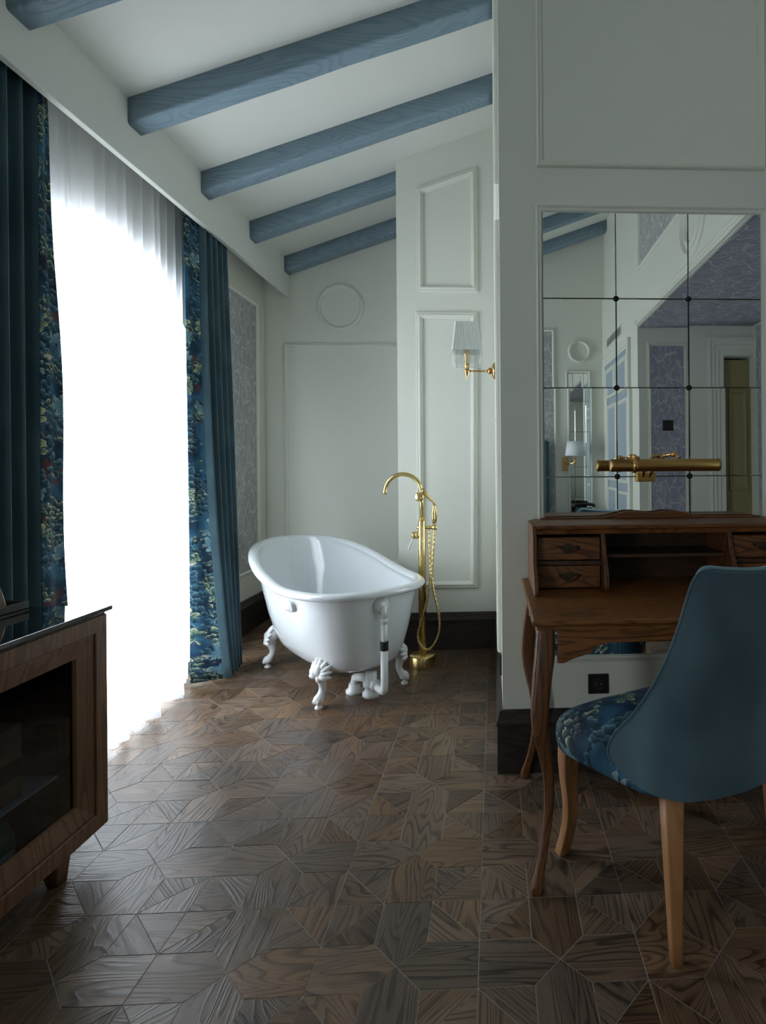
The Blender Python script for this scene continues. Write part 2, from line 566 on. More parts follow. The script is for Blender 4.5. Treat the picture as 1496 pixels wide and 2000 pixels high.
# window wall with two arched french windows
def wall_with_arches(name, openings):
    mb = MB()
    zt = zceil(XL)
    ys = YF - 0.1
    for (y0, y1, zs, rise) in openings:
        mb.box(-2.10, XL, ys, y0, 0, zt)
        N = 20
        yy = [y0 + (y1 - y0) * i / N for i in range(N + 1)]
        za = [zs + rise * sqrt(max(0, 1 - ((y - (y0 + y1) / 2) / ((y1 - y0) / 2)) ** 2)) for y in yy]
        for i in range(N):
            v = [(x, y, z) for x in (-2.10, XL) for (y, z) in ((yy[i], za[i]), (yy[i + 1], za[i + 1]), (yy[i + 1], zt), (yy[i], zt))]
            mb.add(v, [(0, 1, 2, 3), (4, 7, 6, 5), (0, 4, 5, 1), (2, 6, 7, 3)])
        mb.box(-2.10, XL, y0, y1, 0, 0.05)
        ys = y1
    mb.box(-2.10, XL, ys, YD + 0.1, 0, zt)
    return struct(mb.build(name, M_WALL))


ARCH = [(-1.45, -0.63, 1.68, 0.65), (1.87, 3.63, 1.68, 0.65)]
wall_left = wall_with_arches('wall_left', ARCH)
for i, (y0, y1, zs, rise) in enumerate(ARCH):
    w = struct(MB().box(-2.07, -2.0, y0, y1, 0.05, 0.12).build('window_%d' % (2 - i), M_WALL))
    ym, hw = (y0 + y1) / 2, (y1 - y0) / 2

    def arch_pts(inset, n=28):
        p = [(y0 + inset, 0.12), ]
        for k in range(n + 1):
            a = pi - pi * k / n
            p.append((ym + (hw - inset) * cos(a), zs + (rise - inset) * sin(a)))
        p.append((y1 - inset, 0.12))
        return p
    a, b = arch_pts(0.0), arch_pts(0.05)
    mb = MB()
    for k in range(len(a) - 1):
        q = [(x, *p) for x in (-2.07, -2.0) for p in (a[k], a[k + 1], b[k + 1], b[k])]
        mb.add(q, [(0, 1, 2, 3), (4, 7, 6, 5), (0, 4, 5, 1), (2, 6, 7, 3)])
    mb.build('window_frame', M_WALL, w)
    MB().prism(b, 0, -2.04, -2.034).build('pane', M_PANE, w)

# other walls
wall_back = sbox('wall_back', M_WALL, XL - 0.1, XPI + 0.2, YD, YD + 0.12, 0, 3.6)
pier = struct(MB().box(XPI, XPA + 0.02, YPI, YD + 0.1, 0, zceil(XPA) + 0.1).build('wall_pier', M_WALL))
wall_part = struct(MB().box(XPA, XH + 0.1, YPA, YPI + 0.02, 0, 4.1).build('wall_right', M_WALL))
wall_front = sbox('wall_front', M_WALL, -2.1, XS + 0.1, YF - 0.12, YF, 0, 4.1)
wall_side = struct(MB().box(XS, XS + 0.12, YF, YC, 0, 4.1).box(XS, XS + 0.12, YC, YPA, 2.43, 4.1).build('wall_side', M_WALL))
DX0, DX1, DZ = 2.02, 2.285, 2.16
wall_hall = struct(MB().box(XS + 0.12, DX0, YC - 0.12, YC, 0, 2.5).box(DX0, XH + 0.1, YC - 0.12, YC, DZ, 2.5).build('wall_hall', M_WALL))
wall_hall_end = sbox('wall_hall_end', M_WALL, XH, XH + 0.1, YC - 1.2, YPA, 0, 2.55)
soffit = sbox('ceiling_hall', M_WALL, XS + 0.12, XH + 0.1, YC, YPA, 2.43, 2.55)
rect_uv('wallpaper', M_LILAC, soffit, (XS + 0.01, YPA - 0.01, 2.426), (0, -1, 0), (1, 0, 0), YPA - YC - 0.02, XH - XS - 0.02)
rect_uv('wallpaper', M_DAMASK, wall_hall_end, (XH - 0.004, YPA - 0.02, 0.3), (0, -1, 0), (0, 0, 1), YPA - YC - 0.1, 2.1)

# pelmet
pelmet = struct(MB().prism([(XP, 2.615), (XP - 0.03, 2.615), (XP - 0.03, zceil(XP - 0.03) + 0.02), (XP, zceil(XP) + 0.02)], 1, YF, YD).build('trim_1', M_CEIL, bevel=0.003))


# beams with softly uneven arrises
def beam(y, x0, x1):
    w, h, n = 0.105, 0.118, 26
    sec = []
    for cx, cz, a0 in ((0.0 + 0.014, -h + 0.014, 180), (w - 0.014, -h + 0.014, 270)):
        for k in range(5):
            a = radians(a0 + 90 * k / 4)
            sec.append((cx + 0.014 * cos(a), cz + 0.014 * sin(a)))
    sec = [(0, 0.03)] + sec + [(w, 0.03)]
    rings = []
    for i in range(n + 1):
        x = x0 + (x1 - x0) * i / n
        ring = []
        for j, (a, b) in enumerate(sec):
            q = noise.noise_vector(Vector((x * 3.1, y * 7 + a * 20, b * 20))) * 0.0035
            if i == 0: q = Vector((0, 0, 0))
            ring.append((x, y + a + q.y, zceil(x) + b + q.z))
        rings.append(ring)
    o = MB().rings(rings).build('beam', M_BEAM, ceiling)
    return o


for k, y in enumerate((2.626, 3.263, 3.899, 4.532, 1.989, 1.35, 0.713, 0.076, -0.56, -1.20, -1.83)):
    beam(y, XP, (XPI if y > 3.7 else XPA if y > 2.2 else XS) + 0.01)


# baseboards with a stepped cap
def baseboard(name, p0, p1, nrm, ext=0.0):
    p0, p1, nrm = Vector(p0), Vector(p1), Vector(nrm)
    prof = [(0, 0), (0.022, 0), (0.022, 0.185), (0.026, 0.19), (0.026, 0.200), (0.020, 0.212), (0.016, 0.228), (0.014, 0.240), (0.008, BBH), (0, BBH)]
    d = (p1 - p0).normalized()
    r = [[p0 + nrm * a + Vector((0, 0, z)) - d * (a * ext) for a, z in prof], [p1 + nrm * a + Vector((0, 0, z)) for a, z in prof]]
    return struct(MB().rings(r, smooth=False).build(name, M_BASE))


baseboard('baseboard_right', (XPA, YPA, 0), (XH, YPA, 0), (0, -1, 0), 1.0)
baseboard('baseboard_right_side', (XPA, YPA, 0), (XPA, YPI, 0), (-1, 0, 0), 1.0)
baseboard('baseboard_pier', (XPI, YPI, 0), (XPA, YPI, 0), (0, -1, 0), 1.0)
baseboard('baseboard_pier_side', (XPI, YPI, 0), (XPI, YD, 0), (-1, 0, 0), 1.0)
baseboard('baseboard_back', (XL, YD, 0), (XPI, YD, 0), (0, -1, 0))
baseboard('baseboard_left', (XL, 3.63, 0), (XL, YD, 0), (1, 0, 0))
baseboard('baseboard_front', (-1.85, YF, 0), (XS, YF, 0), (0, 1, 0))

# panel mouldings and wallpaper
molding(wall_back, [(-1.70, YD, 2.235), (-0.66, YD, 2.235), (-0.66, YD, 0.42), (-1.70, YD, 0.42)], (0, -1, 0), MOULD)
N = 64
molding(wall_back, [(-1.243 + 0.192 * cos(2 * pi * k / N), YD, 2.53 + 0.192 * sin(2 * pi * k / N)) for k in range(N)], (0, -1, 0), MOULD, 'round_moulding')
BIG = [(u * 1.25, h * 1.25) for u, h in MOULD]
molding(pier, [(-0.513, YPI, 2.253), (-0.104, YPI, 2.253), (-0.118, YPI, 0.408), (-0.513, YPI, 0.408)], (0, -1, 0), BIG)
molding(pier, [(-0.505, YPI, 3.078), (-0.100, YPI, 3.228), (-0.100, YPI, 2.388), (-0.505, YPI, 2.388)], (0, -1, 0), BIG)
molding(wall_left, [(XL, 3.90, 2.52), (XL, 4.50, 2.52), (XL, 4.50, 0.42), (XL, 3.90, 0.42)], (1, 0, 0), MOULD)
rect_uv('wallpaper', M_DAMASK, wall_left, (XL + 0.004, 3.935, 0.455), (0, 1, 0), (0, 0, 1), 0.53, 2.03)
# partition: upper panel, mirror panel
molding(wall_part, [(0.178, YPA, 3.50), (1.108, YPA, 3.50), (1.108, YPA, 2.405), (0.178, YPA, 2.405)], (0, -1, 0), MOULD2)
molding(wall_part, [(0.172, YPA, 2.252), (1.114, YPA, 2.252), (1.114, YPA, 0.43), (0.172, YPA, 0.43)], (0, -1, 0), MOULD2)
for z0, z1 in ((0.43, 2.25), (2.40, 3.36)):
    molding(wall_part, [(XPA, 2.36, z1), (XPA, 3.62, z1), (XPA, 3.62, z0), (XPA, 2.36, z0)], (-1, 0, 0), [(u, h * 0.9) for u, h in MOULD2])

# ------------------------------------------------------------------ parquet
W = 0.4
X0, Y0 = -0.046, 1.571
G = 0.0013
T = W / 3


def inset(poly, g):
    n = len(poly)
    c = (sum(p[0] for p in poly) / n, sum(p[1] for p in poly) / n)
    out = []
    for i in range(n):
        a, b, d = Vector(poly[i - 1]), Vector(poly[i]), Vector(poly[(i + 1) % n])
        e1, e2 = (b - a).normalized(), (d - b).normalized()
        n1, n2 = Vector((-e1.y, e1.x)), Vector((-e2.y, e2.x))
        if n1.dot(Vector(c) - b) < 0: n1 = -n1
        if n2.dot(Vector(c) - b) < 0: n2 = -n2
        m = n1 + n2
        m = m / max(0.3, m.dot(n1))
        out.append(tuple(b + m * g))
    return out


# pieces of one tile in local coordinates, grain angle
PENT = [(0, 0), (T, T / 2), (1.5 * T, T / 2), (1.5 * T, -T / 2), (T, -T / 2)]
PENT = [(0, 0), (T / 2, T / 2), (1.5 * T, T / 2), (1.5 * T, -T / 2), (T / 2, -T / 2)]
TRI1 = [(T / 2, 1.5 * T), (1.5 * T, T / 2), (T / 2, T / 2)]      # towards the centre
TRI2 = [(T / 2, 1.5 * T), (1.5 * T, 1.5 * T), (1.5 * T, T / 2)]  # towards the tile corner


def piece_mesh(name, poly, grain):
    p = inset(poly, G)
    n = len(p)
    v = [(x, y, 0.0) for x, y in p] + [(x, y, -0.0032) for x, y in p]
    cg, sg = cos(grain), sin(grain)
    uv = [(x * cg + y * sg, -x * sg + y * cg) for x, y in p] * 2
    f = [tuple(range(n))] + [(i, n + i, n + (i + 1) % n, (i + 1) % n) for i in range(n)]
    return v, f, uv


PIECES = {'plank': [(PENT, 0.0)], 'triangle': [(TRI1, -pi / 4 + 0.0), (TRI2, 0.0), (TRI1, pi / 4), (TRI2, pi / 2)]}
meshes = {}
for kind, lst in PIECES.items():
    for i, (poly, g) in enumerate(lst):
        v, f, uv = piece_mesh(kind, poly, g)
        me = bpy.data.meshes.new(kind)
        me.from_pydata(v, [], f)
        l = me.uv_layers.new(name='UVMap')
        for lp in me.loops: l.data[lp.index].uv = tuple(float(q) for q in uv[lp.vertex_index])
        me.materials.append(M_PLANK)
        meshes[kind, i] = (me, v, f, uv)


def inside_room(x, y):
    if x < XL - 0.1 or y < YF or y > YD + 0.05: return False
    if y > YPI + 0.05: return x < XPI + 0.05
    if y > YPA + 0.05: return x < XPA + 0.05
    if y > YC: return x < XH
    return x < XS + 0.05


jobs = {'plank': [], 'triangle': []}
for i in range(-6, 8):
    for j in range(-10, 9):
        cx, cy = X0 + (i + 0.5) * W, Y0 + (j + 0.5) * W
        for r in range(4):
            a = r * pi / 2
            if inside_room(cx + cos(a) * T, cy + sin(a) * T):
                jobs['plank'].append((cx, cy, a, 0))
            tx, ty = cx + T * 1.2 * (cos(a) - sin(a)), cy + T * 1.2 * (cos(a) + sin(a))
            if inside_room(tx, ty):
                for k in (0, 1):
                    jobs['triangle'].append((cx, cy, a, random.choice((0, 2)) if k == 0 else random.choice((1, 3))))


def screen_rank(q):
    x, y = q[0], q[1]
    if y < 0.95: return 100 - y
    u = x / y
    return y + (50 if (u > 0.62 or u < -1.0) else 0)


rest = MB()
rest_rnd = []
for kind, lst in jobs.items():
    lst.sort(key=screen_rank)
    for n, (cx, cy, a, k) in enumerate(lst):
        me, v, f, uv = meshes[kind, k]
        if n < 300:
            o = bpy.data.objects.new(kind, me)
            o.location = (cx, cy, random.uniform(-0.0004, 0.0004))
            o.rotation_euler = (0, 0, a)
            o.parent = floor
            COL.objects.link(o)
        else:
            ca, sa = cos(a), sin(a)
            rest.add([(cx + x * ca - y * sa, cy + x * sa + y * ca, z) for x, y, z in v], f, False, uv)
            rest_rnd.append((len(v), random.random()))
ro = rest.build('parquet_remainder', M_PLANK, floor)
ro['kind'] = 'stuff'
at = ro.data.attributes.new('rnd', 'FLOAT', 'POINT')
i = 0
for n, r in rest_rnd:
    for _ in range(n):
        at.data[i].value = r
        i += 1


# ------------------------------------------------------------------ curtains
def cloth(name, mat, parent, path, zs, uo=0.0, solid=0.0):
    """path(z) -> list of (x, y); UV: length along the top path, height."""
    rings = []
    base = path(zs[len(zs) // 2])
    ln = [0.0]
    for a, b in zip(base, base[1:]): ln.append(ln[-1] + math.dist(a, b))
    v, uv = [], []
    n = len(base)
    for z in zs:
        for j, (x, y) in enumerate(path(z)):
            v.append((x, y, z))
            uv.append((uo + ln[j], z))
    f = [(i * n + j, i * n + j + 1, (i + 1) * n + j + 1, (i + 1) * n + j) for i in range(len(zs) - 1) for j in range(n - 1)]
    return MB().add(v, f, True, uv).build(name, mat, parent, solid=solid)


def lerp(a, b, t): return a + (b - a) * t


def seg_path(P, n):
    """smooth path through control points"""
    out = []
    m = len(P) - 1
    for i in range(n + 1):
        s = i / n * m
        k = min(int(s), m - 1)
        t = s - k
        p0, p1, p2, p3 = P[max(k - 1, 0)], P[k], P[k + 1], P[min(k + 2, m)]
        out.append(tuple(0.5 * (2 * p1[d] + (p2[d] - p0[d]) * t + (2 * p0[d] - 5 * p1[d] + 4 * p2[d] - p3[d]) * t * t + (3 * p1[d] - p0[d] - 3 * p2[d] + p3[d]) * t ** 3) for d in range(2)))
    return out


ZS = [0.012 + (2.80 - 0.012) * i / 40 for i in range(41)]


def folds(y0, y1, xc0, xc1, n, amp, seed):
    rr = random.Random(seed)
    P = []
    k = n * 4
    ph = [rr.uniform(-0.25, 0.25) for _ in range(k + 1)]
    am = [rr.uniform(0.75, 1.15) for _ in range(k + 1)]
    for i in range(k + 1):
        t = (i + ph[i] * (0 < i < k)) / k
        s = sin(i * pi / 2)
        P.append((lerp(xc0, xc1, t) + s * amp * am[i], lerp(y0, y1, t)))
    return P


# right curtain: floral leading edge, then velvet
cr = thing('curtain', 'gathered teal velvet curtain with floral border hanging between window and bathtub', 'curtain', (-1.70, 3.45, 0), group='velvet curtains')


def right_velvet(z):
    t = min(1.0, z / 2.70)
    fl = (1 - t) ** 2.5
    mid = sin(pi * t)
    P = folds(3.36 - 0.067 * fl - 0.026 * t, 3.70 + 0.08 * mid * 0.8 - 0.14 * fl, -1.70 + 0.143 * fl, -1.715 + 0.125 * fl, 5, lerp(0.040, 0.028, t), 3)
    return [(x - (-1.70), y - 3.45) for x, y in seg_path(P, 90)]


def right_floral(z):
    t = min(1.0, z / 2.70)
    fl = (1 - t) ** 2.5
    P0, P1 = (-1.722 + 0.012 * fl, 3.255 - 0.045 * t ** 2 - 0.03 * fl), (-1.70 + 0.143 * fl, 3.36 - 0.067 * fl - 0.026 * t)
    P = []
    for k in range(6):
        u = k / 5
        P.append((lerp(P0[0], P1[0], u) + 0.010 * sin(u * pi * 1.6 + z * 0.7), lerp(P0[1], P1[1], u)))
    P[0], P[-1] = P0, P1
    return [(x - (-1.70), y - 3.45) for x, y in seg_path(P, 24)]


cloth('velvet_panel', M_VELVET, cr, right_velvet, ZS, solid=0.004)
cloth('floral_border', M_FLORAL, cr, right_floral, ZS, uo=0.31, solid=0.004)

cl = thing('curtain', 'teal velvet curtain with dark floral border hanging behind the wooden cabinet', 'curtain', (-1.72, 1.8, 0), group='velvet curtains')


def left_velvet(z):
    t = min(1.0, z / 2.70)
    P = folds(1.05, 2.185, -1.735, -1.735, 15, lerp(0.040, 0.03, t), 5)
    P[-1] = (-1.70, 2.185)
    return [(x + 1.72, y - 1.8) for x, y in seg_path(P, 160)]


def left_floral(z):
    t = min(1.0, z / 2.70)
    w = 0.025 + 0.125 * (1 - t) ** 0.6
    s = 0.008 * sin(z * 5.0)
    P = [(-1.70, 2.185), (-1.695 + s * .5, 2.185 + w * 0.3), (-1.705 + s, 2.185 + w * 0.66), (-1.70 + s, 2.185 + w)]
    return [(x + 1.72, y - 1.8) for x, y in seg_path(P, 24)]


cloth('velvet_panel', M_VELVET, cl, left_velvet, ZS, solid=0.004)
cloth('floral_border', M_FLORAL, cl, left_floral, ZS, uo=1.15, solid=0.004)

sh = thing('sheer_curtain', 'white sheer curtain glowing with daylight between the teal curtains', 'curtain', (-1.74, 2.8, 0))
rs = random.Random(11)
SP = [(rs.uniform(0.6, 1.3), rs.uniform(-0.012, 0.012)) for _ in range(80)]


def sheer_path(z):
    t = min(1, z / 2.70)
    b = 1 - t
    P = []
    n = 44
    for i in range(n + 1):
        u = i / n
        y = lerp(2.25, 3.30, u)
        x = lerp(-1.765, -1.78, u)
        env = min(1, max(0, (u - 0.05) / 0.18)) * min(1, max(0.0, (1 - u) / 0.25))
        x = -1.785 if u > 0.9 else x
        x += (lerp(-1.64, -1.70, u) - x) * b ** 1.6 * env * env * (3 - 2 * env)
        a = lerp(0.016, 0.026, b)
        big = 0.034 * b * sin(u * 2 * pi * 4.3 + 0.6)
        P.append((x + a * SP[i][0] * sin(i * pi / 1.5) + big * env, y + SP[i][1] + 0.012 * b * cos(u * 27)))
    return [(x + 1.74, y - 2.8) for x, y in seg_path(P, 170)]


ZSH = [0.13 + (2.80 - 0.13) * i / 36 for i in range(37)]
cloth('voile', M_SHEER, sh, sheer_path, ZSH)
cloth('hem', M_SHEER, sh, lambda z: [(x + 0.002, y) for x, y in sheer_path(z)], [0.02 + 0.012 * i for i in range(11)])

# ------------------------------------------------------------------ bathtub
UA = math.atan2(0.780, -0.626)
tub = thing('bathtub', 'white freestanding slipper bathtub on clawed feet by the window curtain', 'bathtub', (-0.951, 3.337, 0), UA)
# local x runs from the tap end to the high end, local y to the right seen from the tap end is negative
AH, AF, BB, ZF, ZH, EX, A0 = 0.75, 0.687, 0.392, 0.594, 0.748, 3.0, 0.036


def spow(x, n): return math.copysign(abs(x) ** n, x)


def tub_plan(th, k):
    c, s = cos(th), sin(th)
    if c >= 0: return AH * k * c + A0, BB * k * s
    return AF * k * spow(c, 2 / EX) + A0, BB * k * spow(s, 2 / EX)


def tub_rim(th):
    a, b = tub_plan(th, 1.0)
    t = min(1, max(0, (a + 0.30) / (AH + A0 + 0.30)))
    return a, b, ZF + (ZH - ZF) * t * t * (3 - 2 * t)


NT_ = 96


def tub_ring(fx_h, fx_f, fy, h, dz=0.0, zb=0.145):
    out = []
    for k in range(NT_):
        th = 2 * pi * k / NT_
        a, b, z = tub_rim(th)
        c = cos(th)
        w = 0.5 + 0.5 * max(-1, min(1, c * 1.3))
        fa = fx_f + (fx_h - fx_f) * w
        out.append(((a - A0) * fa + A0, b * fy, zb + (z - zb) * h + dz))
    return out


outer = [(.02, .02, .02, 0.0), (.30, .45, .30, 0.0), (.44, .66, .44, 0.012), (.53, .77, .55, 0.05), (.60, .835, .645, 0.13), (.665, .865, .72, 0.27),
         (.73, .885, .79, 0.45), (.80, .905, .845, 0.65), (.865, .92, .885, 0.82), (.905, .93, .91, 0.93), (.925, .938, .925, 0.965)]
inner = [(.90, .915, .895, 0.955), (.885, .905, .88, 0.90), (.85, .89, .855, 0.78), (.78, .87, .81, 0.58), (.70, .84, .745, 0.38), (.62, .80, .66, 0.22),
         (.52, .73, .55, 0.13), (.40, .58, .40, 0.10), (.02, .02, .02, 0.095)]
rg = [tub_ring(*q) for q in outer]
# rolled rim
for k in range(13):
    a = radians(-100 + k * 25)
    rr_ = 0.021
    fo = 0.955
    ring = []
    for j in range(NT_):
        th = 2 * pi * j / NT_
        x, y, z = tub_rim(th)
        nx, ny = x - A0, y
        d = sqrt((nx / AH) ** 2 + (ny / BB) ** 2)
        n = Vector((nx / AH ** 2, ny / BB ** 2, 0)).normalized()
        cx, cy = nx * fo + A0, ny * (fo - 0.01)
        ring.append((cx + n.x * cos(a) * 0.031, cy + n.y * cos(a) * 0.031, z - 0.012 + sin(a) * rr_))
    rg.append(ring)
rg += [tub_ring(*q) for q in inner]
MB().rings(rg).build('shell', M_ENAMEL, tub)


def claw_foot(ax, by):
    """cast foot: shield against the tub, cabriole leg, ball toe, adjusting pad; flares outwards."""
    o = Vector((0.45 * (1 if ax > 0 else -1), 0.90 * (1 if by > 0 else -1), 0)).normalized()
    base = Vector((ax, by, 0))
    mb = MB()
    # leg path: (outward offset, z, radius)
    pth = [(-0.035, 0.250, 0.010), (-0.030, 0.225, 0.026), (-0.016, 0.195, 0.036), (-0.004, 0.165, 0.032), (-0.008, 0.135, 0.024), (-0.014, 0.105, 0.019), (-0.010, 0.080, 0.018),
           (0.002, 0.060, 0.021), (0.014, 0.046, 0.027), (0.018, 0.034, 0.024), (0.016, 0.024, 0.012)]
    pts = seg_path([(p[0], p[1]) for p in pth], 34)
    rad = [p[0] for p in seg_path([(p[2], 0) for p in pth], 34)]
    mb.tube([base + o * p[0] + Vector((0, 0, p[1])) for p in pts], rad, 14)
    f = mb.build('foot', M_FOOTW, tub)
    # carved shoulder: overlapping lobes spreading along the tub
    sb = MB()
    side = Vector((-o.y, o.x, 0))
    for k in range(9):
        an = radians(-96 + 24 * k)
        ln = 0.078 + 0.016 * cos(2 * an)
        root = base + o * 0.004 + Vector((0, 0, 0.165))
        pp, rr_ = [], []
        for q in range(8):
            u = q / 7
            d_ = side * sin(an) * ln * u * 1.1 + Vector((0, 0, cos(an) * ln * u * 1.05))
            pp.append(root + d_ + o * (0.018 * sin(pi * u) - 0.034 * u * max(0.2, cos(an))))
            rr_.append(0.004 + 0.0125 * sin(pi * min(1, 0.15 + u * 0.85)))
        sb.tube(pp, rr_, 8)
    for dx, z, r in ((0, 0.190, 0.028), (-0.016, 0.205, 0.014), (0.016, 0.205, 0.014), (0, 0.150, 0.022)):
        sb.lathe([(r * sin(pi * k / 8) + 1e-4, -r * 1.2 * cos(pi * k / 8)) for k in range(9)], base + side * dx + o * 0.008 + Vector((0, 0, z)), 'Z', 12)
    sb.build('carved_shoulder', M_FOOTW, f)
    for k in (-1, 0, 1):
        c = base + o * 0.034 + side * k * 0.014 + Vector((0, 0, 0.038))
        MB().lathe([(0.0085 * sin(pi * q / 6) + 1e-4, -0.013 * cos(pi * q / 6)) for q in range(7)], c, 'Z', 10).build('toe', M_FOOTW, f)
    MB().lathe([(0.008, 0.034), (0.008, 0.014), (0.018, 0.011), (0.020, 0.004), (0.019, 0.0)], base + o * 0.016, 'Z', 16).build('levelling_pad', M_FOOTW, f)


for ax in (-0.397, 0.397):
    for by in (-0.237, 0.237):
        claw_foot(ax * 0.985, by * 0.97)

# overflow and waste at the tap end
fx = A0 - AF * 0.925
px = fx - 0.030
MB().lathe([(0.0, -0.030), (0.026, -0.030), (0.030, -0.022), (0.031, -0.012), (0.041, -0.010), (0.043, 0.0), (0.0, 0.012)][::-1], (fx - 0.0, 0, 0.515), 'X', 24).build('overflow_flange', M_PIPE, tub)
pipe = MB().tube([(px, 0, 0.52), (px, 0, 0.455)], 0.014, 14).tube([(px, 0, 0.455), (px, 0, 0.43)], [0.019, 0.019], 14).tube([(px, 0, 0.43), (px, 0, 0.30)], 0.0165, 14)
pipe = pipe.build('overflow_pipe', M_PIPE, tub)
MB().lathe([(0.020, 0.296), (0.021, 0.300), (0.021, 0.338), (0.020, 0.342)], (px, 0, 0), 'Z', 18).build('rubber_sleeve', M_RUBBER, pipe)
elbow = [(px, 0, 0.30), (px, 0, 0.11), (px + 0.003, 0, 0.093), (px + 0.016, 0, 0.084), (px + 0.03, 0, 0.084), (px + 0.12, 0, 0.088)]
MB().tube(elbow, 0.0185, 14).build('waste_pipe', M_PIPE, pipe)
cxw = px + 0.145
MB().lathe([(0.0, 0.02), (0.038, 0.020), (0.046, 0.028), (0.046, 0.044), (0.034, 0.050), (0.034, 0.075), (0.043, 0.078), (0.043, 0.098), (0.030, 0.104), (0.030, 0.150), (0.0, 0.150)], (cxw, 0, 0), 'Z', 20).tube(
    [(cxw - 0.06, 0, 0.088), (cxw - 0.02, 0, 0.088)], [0.026, 0.026], 14).build('waste_trap', M_PIPE, tub)
MB().tube([(cxw, 0.0, 0.10), (cxw + 0.09, 0.01, 0.10), (cxw + 0.14, 0.02, 0.085), (cxw + 0.155, 0.02, 0.03)], [0.022, 0.022, 0.024, 0.026], 14).lathe([(0.0, -0.012), (0.046, -0.012), (0.048, 0.004), (0.034, 0.014), (0.03, 0.04)], (cxw + 0.155, 0.02, 0.012), 'Z', 18).build('drain_branch', M_PIPE, tub)
# maker's plate on the window side
pl = Vector((-0.36, 0.0, 0.505))
th = None
best = None
for k in range(400):
    t_ = pi / 2 + (pi / 2) * k / 400
    a_, b_ = tub_plan(t_, 1.0)
    q = abs((a_ - A0) - (-0.30))
    if best is None or q < best[0]: best = (q, t_)
a_, b_, z_ = tub_rim(best[1])
mb = MB()
def plate_pt(t, sc_, h):
    x = -0.30 + 0.050 * spow(cos(t), .5) * sc_
    dz = 0.028 * spow(sin(t), .5) * sc_
    b = BB * 0.885 * (1 - (abs(x) / (AF * 0.918)) ** EX) ** (1 / EX)
    return x + A0, b + 0.22 * dz + h, 0.508 + dz


mb.rings([[plate_pt(2 * pi * k / 20, s, h) for k in range(20)] for s, h in ((1, -0.004), (1, 0.015), (.92, 0.018), (.66, 0.0185), (.60, 0.022), (.3, 0.0225))])
mb.build('maker_plate', M_FOOTW, tub)

# ------------------------------------------------------------------ floor standing bath tap
tap = thing('bath_tap', 'brushed gold floor-standing bath tap with swan neck and hand shower', 'tap', (-0.444, 3.462, 0))
MB().lathe([(0.0, 0.0), (0.078, 0.0), (0.079, 0.003), (0.079, 0.068), (0.076, 0.072), (0.0, 0.072)], n=40).build('base', M_GOLD, tap)
MB().lathe([(0.0, 0.07), (0.0235, 0.07), (0.0235, 0.885), (0.0215, 0.889), (0.0, 0.889)], n=24).build('column', M_GOLD, tap)
neck = [(0, 0, 0.88), (0, 0, 1.02)]
R_ = 0.112
neck += [(-R_ + R_ * cos(a), 0, 1.055 + R_ * 1.06 * sin(a)) for a in [radians(6 * k) for k in range(0, 28)]]
lx, ly, lz = neck[-1]
neck += [(lx - 0.004, 0, lz - 0.025), (lx - 0.006, 0, lz - 0.04)]
MB().tube(neck, 0.0135, 16).build('spout', M_GOLD, tap)
MB().lathe([(0.0, -0.002), (0.026, 0.0), (0.030, 0.008), (0.026, 0.018), (0.017, 0.030), (0.014, 0.05), (0.0, 0.05)], (-0.012, -0.024, 1.035), 'Y', 20).build('rosette', M_GOLD, tap)
cr_ = MB().tube([(0.0, -0.004, 1.055), (0.012, -0.006, 1.075), (0.03, -0.006, 1.045), (0.055, -0.004, 1.015), (0.07, 0, 1.005), (0.078, 0, 0.985)], [0.014, 0.017, 0.013, 0.008, 0.0075, 0.008], 12).build('shower_cradle', M_GOLD, tap)
MB().tube([(0.078, 0, 0.990), (0.077, 0, 0.975), (0.071, 0, 0.935), (0.072, 0, 0.90), (0.075, 0, 0.865)], [0.007, 0.012, 0.0135, 0.012, 0.010], 12).tube(
    [(0.074, 0, 0.99), (0.086, 0.004, 0.955), (0.088, 0.004, 0.92), (0.084, 0.003, 0.875)], [0.007, 0.007, 0.007, 0.006], 10).build('hand_shower', M_GOLD, tap)
MB().tube([(-0.030, 0, 0.848), (0.0, 0, 0.848), (0.088, 0, 0.846)], 0.0115, 12).lathe([(0.015, -0.012), (0.016, 0), (0.015, 0.012)], (0.08, 0, 0.846), 'X', 14).build('shower_bracket', M_GOLD, tap)
kn = MB().lathe([(0.0, -0.062), (0.016, -0.062), (0.022, -0.056), (0.022, -0.040), (0.019, -0.038), (0.023, -0.034), (0.023, -0.015), (0.0, -0.015)], (0, 0, 0.80), 'X', 20).build('mixer_knob', M_GOLD, tap)
MB().tube([(-0.052, -0.01, 0.785), (-0.066, -0.02, 0.75), (-0.078, -0.026, 0.715)], [0.004, 0.005, 0.007], 10).build('lever', M_ENAMEL, kn, ).__setitem__('label', 'white lever')
hs = [(0.044, -0.002, 0.835), (0.046, -0.004, 0.74), (0.052, -0.006, 0.62), (0.052, -0.02, 0.53), (0.03, -0.028, 0.40), (0.0, -0.03, 0.29), (-0.022, -0.032, 0.21), (-0.014, -0.034, 0.15), (0.018, -0.034, 0.112),
      (0.05, -0.034, 0.115), (0.085, -0.03, 0.16), (0.107, -0.026, 0.235), (0.098, -0.022, 0.34), (0.073, -0.018, 0.45), (0.062, -0.012, 0.54), (0.066, -0.008, 0.66), (0.074, -0.004, 0.78), (0.076, 0, 0.845)]


def seg3(P, n):
    a = seg_path([(p[0], p[1]) for p in P], n)
    b = seg_path([(p[2], 0) for p in P], n)
    return [(p[0], p[1], q[0]) for p, q in zip(a, b)]


hp = seg3(hs, 260)
MB().tube(hp, [0.0068 + (0.0012 if k % 4 < 2 else 0) for k in range(len(hp))], 10).build('hose', M_GOLD, tap)

